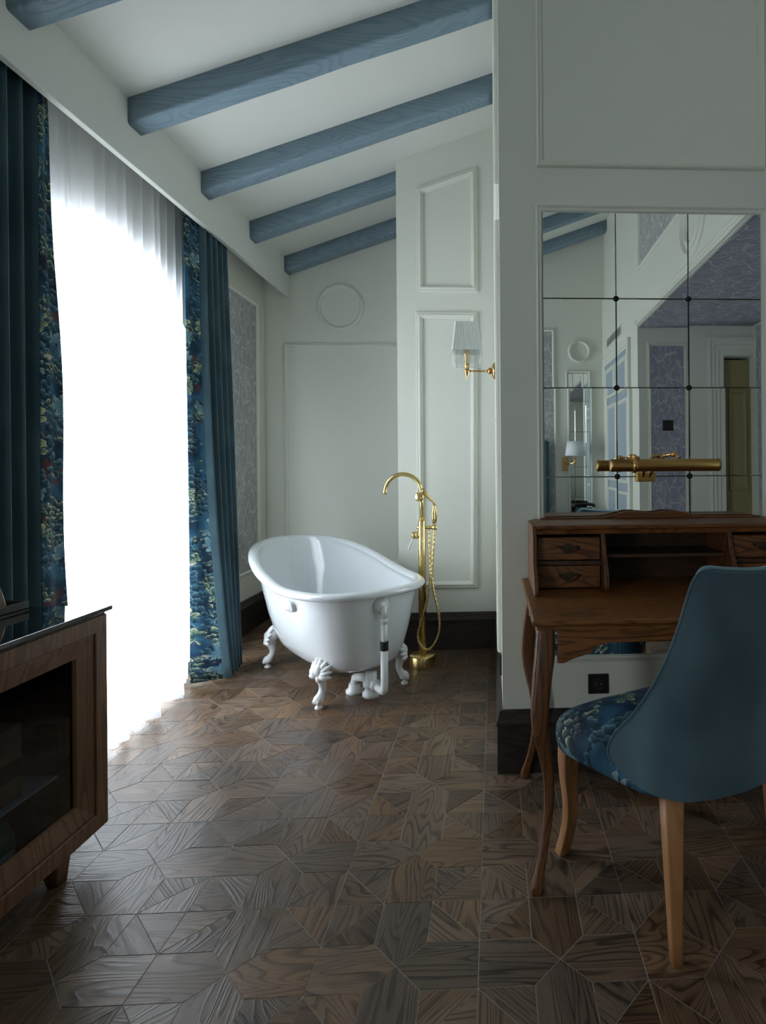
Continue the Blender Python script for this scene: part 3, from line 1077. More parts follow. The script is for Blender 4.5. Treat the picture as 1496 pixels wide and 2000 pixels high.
# ------------------------------------------------------------------ wall sconce
sc = thing('wall_sconce', 'brass wall sconce with pale pleated shade beside the bath niche', 'lamp', (0.001, 3.0, 1.725))
MB().lathe([(0.0, 0.012), (0.045, 0.012), (0.046, 0.004), (0.038, -0.002), (0.030, -0.008), (0.018, -0.010), (0.012, -0.014), (0.0, -0.018)], (0, 0, 0), 'X', 28).lathe(
    [(0.0, -0.028), (0.016, -0.027), (0.019, -0.018), (0.013, -0.012)], (0, 0, 0), 'X', 18).build('wall_plate', M_BRASS, sc)
MB().tube([(-0.02, 0, 0), (-0.135, 0, -0.001)], 0.0048, 10).lathe([(0.006, -0.04), (0.009, -0.034), (0.006, -0.028)], (0, 0, 0), 'X', 12).build('arm', M_BRASS, sc)
MB().lathe([(0.0, -0.046), (0.004, -0.040), (0.003, -0.032), (0.008, -0.026), (0.010, -0.016), (0.016, -0.008), (0.017, 0.004), (0.010, 0.012), (0.013, 0.022), (0.014, 0.030), (0.012, 0.040), (0.0135, 0.06), (0.0135, 0.078), (0.021, 0.088), (0.018, 0.094), (0.015, 0.10), (0.015, 0.12), (0, 0.12)], (-0.140, 0, 0), 'Z', 20).build('candle_cup', M_BRASS, sc)


def square_ring(h, z, n_per, amp):
    out = []
    for k in range(4):
        a = k * pi / 2
        for i in range(n_per):
            t = -1 + 2 * i / n_per
            r = h + (amp if i % 2 else 0)
            x, y = r, t * h
            out.append((x * cos(a) - y * sin(a) - 0.140, x * sin(a) + y * cos(a), z))
    return out


sr = [square_ring(0.072, 0.100, 26, 0.0028), square_ring(0.0725, 0.106, 26, 0.0028), square_ring(0.057, 0.247, 26, 0.0028), square_ring(0.056, 0.250, 26, 0.0028)]
MB().rings(sr, cap=False, smooth=False).build('shade', M_SHADE, sc, solid=0.002)
gs = []
for z, h in ((0.100, 0.068), (0.085, 0.069), (0.06, 0.070), (0.032, 0.069)):
    r = square_ring(h, z, 26, 0.0)
    gs.append([(p[0] + 0.003 * sin(i * 1.3), p[1] + 0.003 * cos(i * 1.7), z - (0.006 * abs(sin(i * 0.6)) if z < 0.04 else 0)) for i, p in enumerate(r)])
MB().rings(gs, cap=False).build('glass_skirt', M_CLEAR, sc, solid=0.002)

# ------------------------------------------------------------------ mirror panels
def tiled_mirror(name, label, origin, du, nrm, cols, rows, parent_cat='mirror', studs=True):
    """cols: breakpoints along du, rows: breakpoints in z; origin on the wall."""
    t = thing(name, label, parent_cat, origin)
    du, nrm = Vector(du), Vector(nrm)
    rr = random.Random(5)
    g = 0.0012
    bk = [du * u + Vector((0, 0, z)) + nrm * d for d in (-0.001, 0.0022) for u, z in ((cols[0], rows[0]), (cols[-1], rows[0]), (cols[-1], rows[-1]), (cols[0], rows[-1]))]
    MB().rings([bk[:4], bk[4:]], smooth=False).build('backing', M_BLACK, t)
    for i in range(len(cols) - 1):
        for j in range(len(rows) - 1):
            u0, u1, z0, z1 = cols[i] + g, cols[i + 1] - g, rows[j] + g, rows[j + 1] - g
            tx, tz = rr.uniform(-1, 1) * 0.0016, rr.uniform(-1, 1) * 0.0022
            ring = []
            bv = 0.0016
            for d, ins in ((0.0024, 0), (0.0075, 0), (0.009, bv)):
                ring.append([du * u + Vector((0, 0, z)) + nrm * (d + (u - (u0 + u1) / 2) * tx + (z - (z0 + z1) / 2) * tz) for u, z in ((u0 + ins, z0 + ins), (u1 - ins, z0 + ins), (u1 - ins, z1 - ins), (u0 + ins, z1 - ins))])
            MB().rings(ring, smooth=False).build('mirror_tile', M_MIRROR, t)
    if studs:
        for u in cols[1:-1]:
            for z in rows[1:-1]:
                p = du * u + Vector((0, 0, z)) + nrm * 0.008
                prof = [(0.0115, 0.0), (0.0115, 0.004), (0.0095, 0.007), (0.005, 0.0095), (0.0, 0.010)]
                mb = MB().lathe(prof, (0, 0, 0), 'Z', 16)
                mb.xf(Matrix.Translation(p) @ nrm.to_track_quat('Z', 'Y').to_matrix().to_4x4())
                mb.build('stud', M_STUD, t)
    return t


tiled_mirror('panelled_mirror', 'large wall mirror of square panels with dark studs above the writing desk', (0, YPA, 0), (1, 0, 0), (0, -1, 0),
             [0.199, 0.493, 0.787, 1.087], [0.455, 0.81, 1.168, 1.523, 1.88, 2.225])
tiled_mirror('panelled_mirror', 'narrow mirror strip with dark studs on the wall side facing the bathtub', (XPA, 0, 0), (0, 1, 0), (-1, 0, 0),
             [2.40, 2.65, 3.3, 3.58], [0.47, 0.86, 1.16, 1.49, 1.80, 2.21])

# ------------------------------------------------------------------ picture light over the mirror
pcl = thing('picture_light', 'long brass picture light on curved arms in front of the large mirror', 'lamp', (0.605, YPA - 0.014, 1.165))
MB().box(-0.038, 0.038, -0.014, 0.001, -0.018, 0.018).build('mount_plate', M_LAMP, pcl, bevel=0.003)
LX0, LX1, LY, LZ = -0.170, 0.249, -0.135, 0.047
MB().lathe([(0.0, LX0), (0.020, LX0), (0.024, LX0 + 0.004), (0.0245, LX0 + 0.012), (0.0235, LX0 + 0.013), (0.0235, LX1 - 0.013), (0.0245, LX1 - 0.012), (0.024, LX1 - 0.004), (0.020, LX1), (0.0, LX1)], (0, LY, LZ), 'X', 28).build('lamp_tube', M_LAMP, pcl)
col = MB().lathe([(0.0265, -0.0865), (0.0285, -0.085), (0.0285, -0.071), (0.0265, -0.0695)], (0, LY, LZ), 'X', 28).lathe([(0.009 * sin(pi * k / 8) + 1e-4, -0.009 * cos(pi * k / 8)) for k in range(9)], (-0.078, LY - 0.003, LZ + 0.033), 'Z', 12).build('collar', M_BRASS, pcl)
for s, jx, jz in ((-1, -0.078, 0.080), (1, 0.085, 0.088)):
    p = seg3([(s * 0.012, -0.008, 0.0), (s * 0.02, -0.045, 0.03), (jx * 0.6, -0.075, jz - 0.008), (jx, -0.098, jz), (jx + 0.012 * s, LY + 0.004, LZ + 0.028)], 24)
    a = MB().tube(p, 0.0055, 10).build('arm', M_BRASS, pcl)
    for q, r in ((p[18], 0.011), (p[13], 0.008)):
        MB().lathe([(r * sin(pi * k / 8) + 1e-4, -r * 1.2 * cos(pi * k / 8)) for k in range(9)], q, 'X', 12).build('swivel_joint', M_BRASS, a)

# ------------------------------------------------------------------ writing desk
DC = 0.617
desk = thing('writing_desk', 'dark oak writing desk with small drawers and curved legs below the mirror', 'desk', (DC, 1.9, 0))
DW = 0.512
yo = 1.9


def D(mb, name, mat, **k): return mb.build(name, mat, desk, **k)


# writing top with a moulded edge
prof = [(0.0, 0.742), (0.004, 0.748), (-0.004, 0.754), (-0.012, 0.760), (-0.012, 0.768), (-0.006, 0.772)]
xs0, ys0, ys1 = DW - 0.012, 1.595 - yo, 2.205 - yo
rg = []
for o_, z in prof:
    e = -o_
    rg.append([(-xs0 - e, ys0 - e, z), (xs0 + e, ys0 - e, z), (xs0 + e, ys1, z), (-xs0 - e, ys1, z)])
D(MB().rings(rg, smooth=False), 'writing_top', M_DESK)
# front apron with scalloped lower edge
half = [(0.437, 0.640), (0.418, 0.640), (0.395, 0.651), (0.365, 0.660), (0.340, 0.668), (0.325, 0.686), (0.285, 0.697), (0.0, 0.697)]
out = [(-x, z) for x, z in half] + [(x, z) for x, z in half[::-1][1:]] + [(0.437, 0.744), (-0.437, 0.744)]
D(MB().prism(out, 1, 1.612 - yo, 1.632 - yo), 'front_apron', M_DESK, bevel=0.002)
halfs = [(1.65, 0.645), (1.70, 0.655), (1.74, 0.672), (1.80, 0.690), (1.98, 0.690), (2.03, 0.672), (2.08, 0.655), (2.13, 0.645)]
for s in (-1, 1):
    x = s * (DW - 0.032)
    D(MB().prism([(y - yo, z) for y, z in halfs] + [(2.13 - yo, 0.744), (1.65 - yo, 0.744)], 0, x - 0.009, x + 0.009), 'side_apron', M_DESK)
D(MB().box(-0.43, 0.43, 2.165 - yo, 2.183 - yo, 0.665, 0.744), 'back_apron', M_DARK)
LEG = [(0.745, 0, .025), (0.70, -.001, .0275), (0.66, -.004, .0285), (0.60, -.012, .0275), (0.53, -.019, .026), (0.465, -.020, .024), (0.40, -.010, .0205), (0.32, .004, .0165), (0.25, .008, .0145), (0.19, .004, .0130),
       (0.13, -.006, .0122), (0.084, -.016, .0125), (0.045, -.026, .0145), (0.018, -.033, .0165), (0.0, -.034, .0160)]
for sx in (-1, 1):
    for sy, ya in ((-1, 1.625), (1, 2.155)):
        lp = seg_path([(o_, z) for z, o_, h in LEG], 36)
        lh = seg_path([(h, z) for z, o_, h in LEG], 36)
        secs = [(sx * (DW - 0.041 - p[0]), ya - yo - (-1 if sy < 0 else 1) * -p[0] * (-1), p[1], q[0], q[0]) for p, q in zip(lp, lh)]
        secs = [(sx * (DW - 0.041 - p[0]), (ya - yo) + sy * (-p[0]), max(0, p[1]), q[0], q[0]) for p, q in zip(lp, lh)]
        D(MB().loft(secs, 16, 5.0), 'leg', M_DESKV)
# hutch
HW = 0.485
side = [(2.205, 0.772), (2.205, 1.0), (1.965, 1.0), (1.952, 0.985), (1.950, 0.93), (1.945, 0.885), (1.925, 0.855), (1.895, 0.835), (1.880, 0.80), (1.878, 0.772)]
for s in (-1, 1):
    x = s * (HW - 0.008)
    D(MB().prism([(y - yo, z) for y, z in side], 0, x - 0.008, x + 0.008), 'hutch_side', M_DESKV, bevel=0.003)
# top with moulded front edge
tp = [(2.205, 0.985), (2.205, 1.004), (1.952, 1.004), (1.944, 1.000), (1.946, 0.992), (1.955, 0.986), (1.960, 0.972), (1.975, 0.970), (1.985, 0.985)]
D(MB().prism([(y - yo, z) for y, z in tp], 0, -HW + 0.016, HW - 0.016), 'hutch_top', M_DESK)
cz = 1.004
crest = [(-0.44, cz), (-0.43, cz + 0.006), (-0.20, cz + 0.007), (-0.165, cz + 0.012), (-0.13, cz + 0.022), (-0.095, cz + 0.029), (-0.06, cz + 0.029), (-0.03, cz + 0.024), (0, cz + 0.022)]
crest = crest + [(-x, z) for x, z in crest[::-1][1:]]
D(MB().prism(crest, 1, 2.180 - yo, 2.200 - yo), 'crest_rail', M_DESK, bevel=0.002)
D(MB().box(-HW + 0.016, HW - 0.016, 2.19 - yo, 2.20 - yo, 0.772, 0.985), 'hutch_back', M_DARK)
dv = [(2.19, 0.772), (2.19, 0.985), (1.985, 0.985), (1.980, 0.95), (1.965, 0.90), (1.94, 0.865), (1.925, 0.83), (1.922, 0.79), (1.930, 0.772)]
for s in (-1, 1):
    x = s * 0.229
    D(MB().prism([(y - yo, z) for y, z in dv], 0, x - 0.008, x + 0.008), 'divider', M_DESKV, bevel=0.003)
D(MB().box(-0.221, 0.221, 1.995 - yo, 2.19 - yo, 0.880, 0.893), 'shelf', M_DARK, bevel=0.003)
for s in (-1, 1):
    a, b = sorted((s * 0.237, s * 0.469))
    D(MB().box(a, b, 1.985 - yo, 2.19 - yo, 0.858, 0.873), 'drawer_rail', M_DARK, bevel=0.002)
    for z0, z1 in ((0.876, 0.957), (0.777, 0.855)):
        d = D(MB().box(a + 0.003, b - 0.003, 1.988 - yo, 2.15 - yo, z0, z1), 'drawer', M_DESK, bevel=0.004)
        cxm, zm = (a + b) / 2, (z0 + z1) / 2 + 0.006
        pull = MB()
        yy = 1.988 - yo
        # shaped back plate with two lugs and a swan-neck bail
        pb = [(-0.040, 0.0), (-0.034, 0.007), (-0.022, 0.004), (-0.014, 0.010), (-0.006, 0.008), (0, 0.014)]
        pb = pb + [(-x, z) for x, z in pb[::-1][1:]] + [(0.034, -0.006), (0.02, -0.003), (0.010, -0.012), (0, -0.016), (-0.010, -0.012), (-0.02, -0.003), (-0.034, -0.006)]
        pull.prism([(cxm + x, zm + z) for x, z in pb], 1, yy - 0.0025, yy + 0.001)
        pull.tube(seg3([(cxm - 0.030, yy - 0.002, zm + 0.002), (cxm - 0.030, yy - 0.012, zm - 0.002), (cxm - 0.018, yy - 0.013, zm - 0.012), (cxm, yy - 0.014, zm - 0.018), (cxm + 0.018, yy - 0.013, zm - 0.012), (cxm + 0.030, yy - 0.012, zm - 0.002), (cxm + 0.030, yy - 0.002, zm + 0.002)], 24), 0.0026, 8)
        pull.build('pull', M_PEWTER, d)

# wall socket below the mirror
sk = thing('wall_socket', 'black square wall socket under the writing desk', 'socket', (0.411, YPA, 0.339))
MB().box(-0.041, 0.041, -0.008, 0.002, -0.039, 0.039).build('plate', M_BLACK, sk, bevel=0.002)
ring = MB().lathe([(0.025, -0.0085), (0.025, -0.010), (0.021, -0.010), (0.019, -0.0083), (0.0, -0.0083)], (0, 0, 0), 'Y', 24).build('insert', M_RUBBER, sk)
for dx in (-0.0095, 0.0095):
    MB().lathe([(0.0, -0.0095), (0.003, -0.0095), (0.003, -0.008)], (dx, 0, 0.002), 'Y', 10).build('pin_contact', M_BRASS, sk)
sk2 = thing('wall_socket', 'dark double socket low on the wall side facing the bathtub', 'socket', (XPA, 2.45, 0.36))
MB().box(-0.010, 0.002, -0.040, 0.040, -0.045, 0.045).build('plate', M_BLACK, sk2, bevel=0.002)
MB().lathe([(0.024, -0.0105), (0.024, -0.012), (0.020, -0.0103), (0.0, -0.0103)], (0, 0, 0), 'X', 20).build('insert', M_RUBBER, sk2)

# ------------------------------------------------------------------ desk chair
TH = radians(25.0)
chair = thing('desk_chair', 'blue velvet dining chair with floral seat pulled up to the desk', 'chair', (0.592, 1.457, 0), TH)


def plan(s):
    """outline of the back shell in plan, s = signed arc length from the centre back."""
    a = abs(s)
    A0_ = 0.9
    if a < 0.16: x, y = a, -0.092 + A0_ * a * a
    else:
        # rounded corner into the wing
        t = a - 0.16
        g0 = math.atan(2 * A0_ * 0.16)
        y0 = -0.092 + A0_ * 0.16 * 0.16
        R, g1 = 0.115, radians(84)
        g = min(g0 + t / R, g1)
        x, y = 0.16 + R * (sin(g) - sin(g0)), y0 + R * (cos(g0) - cos(g))
        q = t - R * (g1 - g0)
        if q > 0:
            x += q * cos(g1)
            y += q * sin(g1)
    return math.copysign(x, s), y


SZ = [(0.412, 0.33), (0.422, 0.392), (0.436, 0.412), (0.465, 0.414), (0.50, 0.398), (0.54, 0.368), (0.58, 0.338), (0.63, 0.307), (0.69, 0.278), (0.76, 0.255), (0.83, 0.240), (0.90, 0.230), (0.94, 0.222), (0.962, 0.207), (0.970, 0.180)]


def shell_pt(z, s, d):
    """d: offset inwards from the outer surface."""
    x, y = plan(s)
    e = 1e-3
    x2, y2 = plan(s + e)
    tx, ty = x2 - x, y2 - y
    l = sqrt(tx * tx + ty * ty)
    nx, ny = -ty / l, tx / l
    lean = -0.16 * max(0, z - 0.45) ** 1.25
    k = 1.0 - 0.10 * max(0, min(1, (z - 0.5) / 0.5))
    bell = 0.022 * sin(pi * min(1, max(0, (z - 0.38) / 0.42)))
    if z > 0.85: z = z - 0.014 * (z - 0.85) / 0.12 * max(0, 1 - (s / 0.2) ** 2)
    sag = 0.018 * (1 - (s / 0.41) ** 2) * max(0, 1 - (z - 0.385) / 0.12)
    return (x * k + nx * d, y + ny * d + lean - bell * 0.4 * (1 - min(1, abs(s) / 0.3)), z - sag)


zz = seg_path(SZ, 56)
NS = 48
outer_r = [[shell_pt(z, S * (-1 + 2 * i / NS), 0.0) for i in range(NS + 1)] for z, S in zz]
inner_r = [[shell_pt(z, (S - 0.006) * (-1 + 2 * i / NS), 0.048) for i in range(NS + 1)] for z, S in zz]
mb = MB().rings(outer_r, close=False, cap=False)
mb.build('back_shell', M_CHAIRV, chair)
# inner upholstery with its rolled front edge
mb = MB()


def edge_loop(rows):
    n = len(rows)
    L = [rows[i][0] for i in range(n)] + rows[-1][1:-1] + [rows[i][NS] for i in range(n - 1, -1, -1)] + rows[0][1:-1][::-1]
    return L


eo, ei = edge_loop(outer_r), edge_loop(inner_r)
em = []
for a, b in zip(eo, ei):
    em.append(tuple(Vector(a).lerp(Vector(b), 0.5) + (Vector(a) - Vector((0, 0.12, 0.62))).normalized() * 0.010))
mb.rings([[*map(tuple, eo)], em, [*map(tuple, ei)]], cap=False)
mb.rings(inner_r, close=False, cap=False)
mb.build('backrest', M_CHAIRV, chair)
n_ = len(zz)
MB().tube([Vector(p) for p in ([outer_r[i][0] for i in range(4, n_)] + outer_r[-1][1:-1] + [outer_r[i][NS] for i in range(n_ - 1, 3, -1)])], 0.0035, 8).build('piping', M_CHAIRV, chair)
# seat cushion
secs = []
for z, k in ((0.335, 0.0), (0.333, -0.010), (0.338, 0.004), (0.352, 0.012), (0.38, 0.016), (0.405, 0.014), (0.425, 0.006), (0.440, -0.010)):
    secs.append((z, k))
sr = []
uvs = []
NP = 64


def seat_outline(k, z, scale=1.0):
    out = []
    for i in range(NP):
        a = 2 * pi * i / NP
        c, s = cos(a), sin(a)
        e = 2 / 5.0
        y = 0.205 + (0.255 + k) * math.copysign(abs(s) ** e, s) * scale
        w = 0.225 + 0.035 * (y + 0.05) / 0.5
        x = (w + k) * math.copysign(abs(c) ** e, c) * scale
        out.append((x, y, z))
    return out


for z, k in secs: sr.append([(x, y, z + 0.062 * max(0, 1 - (y + 0.05) / 0.45) * max(0, 1 - (z - 0.333) / 0.09)) for x, y, z in seat_outline(k, z)])
for sc_, z in ((0.86, 0.460), (0.70, 0.474), (0.45, 0.484), (0.2, 0.488), (0.02, 0.489)): sr.append(seat_outline(-0.010, z, sc_))
uv = []
for i, r in enumerate(sr):
    for x, y, z in r:
        drop = max(0, 0.46 - z)
        l = max(1e-4, sqrt(x * x + (y - 0.2) ** 2))
        uv.append((x + x / l * drop, y + (y - 0.2) / l * drop))
MB().rings(sr, uvs=uv).build('seat', M_SEATF, chair)
for s in (-1, 1):
    MB().loft([(s * 0.183, -0.012, 0.42, 0.026, 0.026), (s * 0.186, -0.020, 0.25, 0.021, 0.021), (s * 0.190, -0.030, 0.08, 0.0155, 0.0155), (s * 0.192, -0.036, 0.0, 0.0135, 0.0135)], 16, 9.0, -TH * 0.85).build('leg', M_BEECH, chair)
    fl = [(0.345, 0.0, .0265), (0.30, 0.003, .025), (0.24, 0.002, .022), (0.18, -0.003, .0195), (0.12, -0.001, .018), (0.06, 0.010, .0175), (0.02, 0.021, .0175), (0.0, 0.026, .0175)]
    p = seg_path([(o_, z) for z, o_, h in fl], 24)
    q = seg_path([(h, z) for z, o_, h in fl], 24)
    MB().loft([(s * (0.215 + a[0] * 0.5), 0.405 + a[0], max(0, a[1]), b[0], b[0]) for a, b in zip(p, q)], 16, 9.0).build('leg', M_BEECH, chair)

# ------------------------------------------------------------------ low cabinet by the window
CX0, CX1, CY0, CY1 = -1.655, -1.235, 0.62, 1.845
cab = thing('minibar_cabinet', 'low walnut cabinet with glass door and black glass top at the window', 'cabinet', (-1.445, 1.23, 0))
cx, cy = -1.445, 1.23


def Cb(mb, name, mat, parent=None, **k): return mb.build(name, mat, parent or cab, **k)


x0, x1, y0, y1 = CX0 - cx, CX1 - cx, CY0 - cy, CY1 - cy
Z0, Z1 = 0.09, 0.752
mb = MB().box(x0, x1 - 0.03, y0, y0 + 0.02, Z0, Z1).box(x0, x1 - 0.03, y1 - 0.02, y1, Z0, Z1).box(x0, x1 - 0.03, y0 + 0.02, y1 - 0.02, Z0, Z0 + 0.02).box(x0, x1 - 0.03, y0 + 0.02, y1 - 0.02, Z1 - 0.02, Z1).box(x0, x0 + 0.015, y0 + 0.02, y1 - 0.02, Z0 + 0.02, Z1 - 0.02)
Cb(mb, 'carcass', M_CAB)
Cb(MB().box(x0 + 0.016, x0 + 0.02, y0 + 0.021, y1 - 0.021, Z0 + 0.021, Z1 - 0.021).box(x0 + 0.02, x1 - 0.05, y1 - 0.03, y1 - 0.0205, Z0 + 0.021, Z1 - 0.021), 'dark_lining', M_BLACK)
Cb(MB().box(x0, x1 + 0.010, y0 - 0.01, y1 + 0.012, 0.762, 0.775), 'glass_top', M_BLACKGLASS, bevel=0.002)
Cb(MB().box(x0, x1 - 0.004, y0, y1 - 0.004, Z1, 0.762), 'top_spacer', M_BLACK)
# door: mitred outer frame, sloping inner moulding, tinted glass
door = Cb(MB().frame([(x1 - 0.03, y0, Z0), (x1 - 0.03, y1, Z0), (x1 - 0.03, y1, Z1), (x1 - 0.03, y0, Z1)], (1, 0, 0),
                     [(0, 0), (0, 0.028), (0.002, 0.030), (0.048, 0.030), (0.050, 0.028), (0.050, 0.022)]), 'door', M_CABV)
Cb(MB().frame([(x1 - 0.03, y0 + 0.05, Z0 + 0.05), (x1 - 0.03, y1 - 0.05, Z0 + 0.05), (x1 - 0.03, y1 - 0.05, Z1 - 0.05), (x1 - 0.03, y0 + 0.05, Z1 - 0.05)], (1, 0, 0),
               [(0, 0.0), (0, 0.022), (0.003, 0.024), (0.008, 0.024), (0.058, 0.012), (0.060, 0.004), (0.060, 0.0)]), 'inner_moulding', M_CABV, door)
Cb(MB().box(x1 - 0.034, x1 - 0.028, y0 + 0.10, y1 - 0.10, Z0 + 0.10, Z1 - 0.10), 'door_glass', M_TINT, door)
Cb(MB().box(x0 + 0.02, x1 - 0.05, y0 + 0.02, y1 - 0.14, 0.307, 0.315), 'shelf', M_PIPE)
Cb(MB().box(x0 + 0.02, x1 - 0.05, y1 - 0.14, y1 - 0.12, Z0 + 0.02, Z1 - 0.02), 'partition_panel', M_BLACK)
for yy in (y0 + 0.10, y1 - 0.155):
    for xx in (x0 + 0.05, x1 - 0.05):
        Cb(MB().loft([(xx, yy, 0.092, 0.030, 0.034), (xx, yy + 0.004, 0.05, 0.024, 0.027), (xx, yy + 0.010, 0.0, 0.017, 0.019)], 12, 8.0), 'foot', M_CABV)
# snacks inside
bx = thing('snack_box', 'tan card snack box standing inside the cabinet behind glass', 'box', (-1.33, 1.55, 0.317))
MB().box(-0.03, 0.03, -0.05, 0.05, 0, 0.20).build('carton', M_TAN, bx, bevel=0.002)
MB().box(0.0305, 0.032, -0.045, 0.045, 0.06, 0.11).build('printed_band', M_LEATHER, bx)
gp = thing('snack_packet', 'green foil packet on the floor of the cabinet', 'packet', (-1.33, 1.545, 0.113))
MB().loft([(0, 0, 0, 0.022, 0.045), (0, 0, 0.03, 0.03, 0.048), (0, 0, 0.10, 0.028, 0.047), (0, 0, 0.13, 0.006, 0.046), (0, 0, 0.14, 0.003, 0.046)], 20, 4).build('pouch', M_GREEN, gp)
MB().box(0.029, 0.031, -0.025, 0.025, 0.04, 0.075).build('label_patch', M_WHITE, gp)

# tray and ice bucket on the cabinet
tr = thing('serving_tray', 'black serving tray at the edge of the glass cabinet top', 'tray', (-1.54, 1.56, 0.775))
hx, hy = 0.09, 0.255
MB().box(-hx, hx, -hy, hy, 0, 0.008).build('tray_base', M_BLACK, tr)
MB().frame([(-hx, -hy, 0.004), (hx, -hy, 0.004), (hx, hy, 0.004), (-hx, hy, 0.004)], (0, 0, 1), [(0, 0), (0, 0.024), (0.001, 0.026), (0.005, 0.026), (0.006, 0.024), (0.006, 0.0)]).build('tray_rim', M_BLACK, tr)
ib = thing('ice_bucket', 'faceted chrome ice bucket with brown leather side on the black tray', 'ice bucket', (-1.528, 1.735, 0.785), -0.45)
rg = []
for r, z in ((0.062, 0.0), (0.066, 0.004), (0.057, 0.045), (0.047, 0.08), (0.041, 0.10), (0.038, 0.10), (0.047, 0.06), (0.052, 0.01)):
    rg.append([(r * cos(2 * pi * k / 8), r * sin(2 * pi * k / 8), z) for k in range(8)])
MB().rings(rg, smooth=False).build('bucket', M_CHROME, ib)
a0_, a1_ = 2 * pi * 0 / 8, 2 * pi * 1 / 8
v = []
for r, z in ((0.0665, 0.006), (0.0480, 0.078)):
    for a in (a0_ + 0.08, a1_ - 0.08):
        for d in (0.0, 0.003):
            rr_ = (r * cos(pi / 8)) / cos(a - pi / 8) + d
            v.append((rr_ * cos(a), rr_ * sin(a), z))
MB().add(v, [(0, 2, 6, 4), (1, 5, 7, 3), (0, 4, 5, 1), (2, 3, 7, 6), (0, 1, 3, 2), (4, 6, 7, 5)]).build('leather_side', M_LEATHER, ib)
MB().tube([(0.0, 0.0, 0.100), (0.0, 0.0, 0.104), (0, 0, 0.108), (0, 0, 0.122), (0, 0, 0.128)], [0.040, 0.038, 0.012, 0.010, 0.003], 16).build('lid', M_CHROME, ib)

# ------------------------------------------------------------------ what the mirror shows behind the camera
molding(wall_front, [(0.992 + 0.132 * cos(2 * pi * k / N), YF, 2.53 + 0.132 * sin(2 * pi * k / N)) for k in range(N)], (0, 1, 0), [(u, h * 1.4) for u, h in MOULD], 'round_moulding')
molding(wall_front, [(-0.75, YF, 2.79), (0.715, YF, 2.79), (0.715, YF, 0.42), (-0.75, YF, 0.42)], (0, 1, 0), MOULD)
rect_uv('wallpaper', M_DAMASK, wall_front, (0.68, YF + 0.004, 0.455), (-1, 0, 0), (0, 0, 1), 1.395, 2.30)
molding(wall_front, [(0.835, YF, 2.31), (1.115, YF, 2.31), (1.115, YF, 0.42), (0.835, YF, 0.42)], (0, 1, 0), MOULD2)
tiled_mirror('panelled_mirror', 'narrow panelled mirror between bedside lamp and corner, seen in the large mirror', (0, YF, 0), (1, 0, 0), (0, 1, 0), [0.862, 0.915, 1.04, 1.088], [0.45, 0.85, 1.2, 1.6, 1.95, 2.28], studs=False)
bl = thing('bedside_lamp', 'brass bedside wall lamp with white tapered shade, reflected in the mirror', 'lamp', (0.80, YF, 1.25))
MB().box(-0.03, 0.03, 0.0, 0.02, -0.09, 0.06).build('wall_plate', M_BRASS, bl, bevel=0.004)
MB().tube([(0, 0.015, 0.0), (0.02, 0.07, -0.02), (0.09, 0.14, 0.0), (0.10, 0.15, 0.07)], 0.008, 10).lathe([(0.011 * sin(pi * k / 8) + 1e-4, -0.014 * cos(pi * k / 8)) for k in range(9)], (0.10, 0.15, 0.02), 'Z', 12).build('arm', M_BRASS, bl)
MB().rings([[(0.10 + r * cos(2 * pi * k / 28), 0.15 + r * sin(2 * pi * k / 28), z) for k in range(28)] for r, z in ((0.115, 0.075), (0.092, 0.235))], cap=False).build('shade', M_WHITE, bl, solid=0.002)
hb = thing('bed', 'bed with tall teal headboard and white duvet, reflected at the mirror edge', 'bed', (-0.25, YF + 0.035, 0))
MB().box(-0.86, 0.86, 0.005, 0.10, 0.12, 1.50).build('headboard', M_VELVET, hb, bevel=0.03)
MB().box(-0.84, 0.84, 0.10, 1.15, 0.12, 0.32).build('bed_base', M_VELVET, hb, bevel=0.02)
MB().box(-0.83, 0.83, 0.10, 1.14, 0.32, 0.62).build('duvet', M_WHITE, hb, bevel=0.06)
for sx in (-0.4, 0.4):
    MB().loft([(sx, 0.30, 0.60, 0.28, 0.14), (sx, 0.30, 0.66, 0.33, 0.18), (sx, 0.29, 0.72, 0.31, 0.16), (sx, 0.28, 0.76, 0.2, 0.08)], 24, 3.5).build('pillow', M_WHITE, hb, sub=1)
ns = thing('nightstand', 'dark wooden nightstand beside the bed under the narrow mirror', 'nightstand', (0.955, YF + 0.23, 0))
MB().box(-0.24, 0.24, -0.19, 0.19, 0.66, 0.685).build('top', M_DARK, ns, bevel=0.004)
MB().box(-0.22, 0.22, -0.17, 0.17, 0.48, 0.66).build('body', M_DARK, ns)
d = MB().box(-0.20, 0.20, 0.17, 0.185, 0.50, 0.64).build('drawer', M_DESK, ns, bevel=0.003)
MB().lathe([(0.0, 0.21), (0.012, 0.205), (0.008, 0.185)], (0, 0, 0.57), 'Y', 12).build('knob', M_PEWTER, d)
for sx in (-0.2, 0.2):
    for sy in (-0.15, 0.15):
        MB().loft([(sx, sy, 0.48, 0.02, 0.02), (sx, sy, 0, 0.012, 0.012)], 12, 6).build('leg', M_DARK, ns)
tp_ = thing('telephone', 'black desk telephone on the nightstand', 'telephone', (0.98, YF + 0.25, 0.685))
MB().prism([(-0.09, 0.0), (0.09, 0.0), (0.09, 0.03), (-0.06, 0.07), (-0.09, 0.065)], 0, -0.09, 0.09).build('body', M_BLACK, tp_, bevel=0.004)
MB().tube(seg3([(-0.11, -0.03, 0.075), (-0.10, -0.03, 0.095), (-0.05, -0.03, 0.105), (0.05, -0.03, 0.105), (0.10, -0.03, 0.095), (0.11, -0.03, 0.075)], 20), 0.018, 12).build('handset', M_BLACK, tp_)
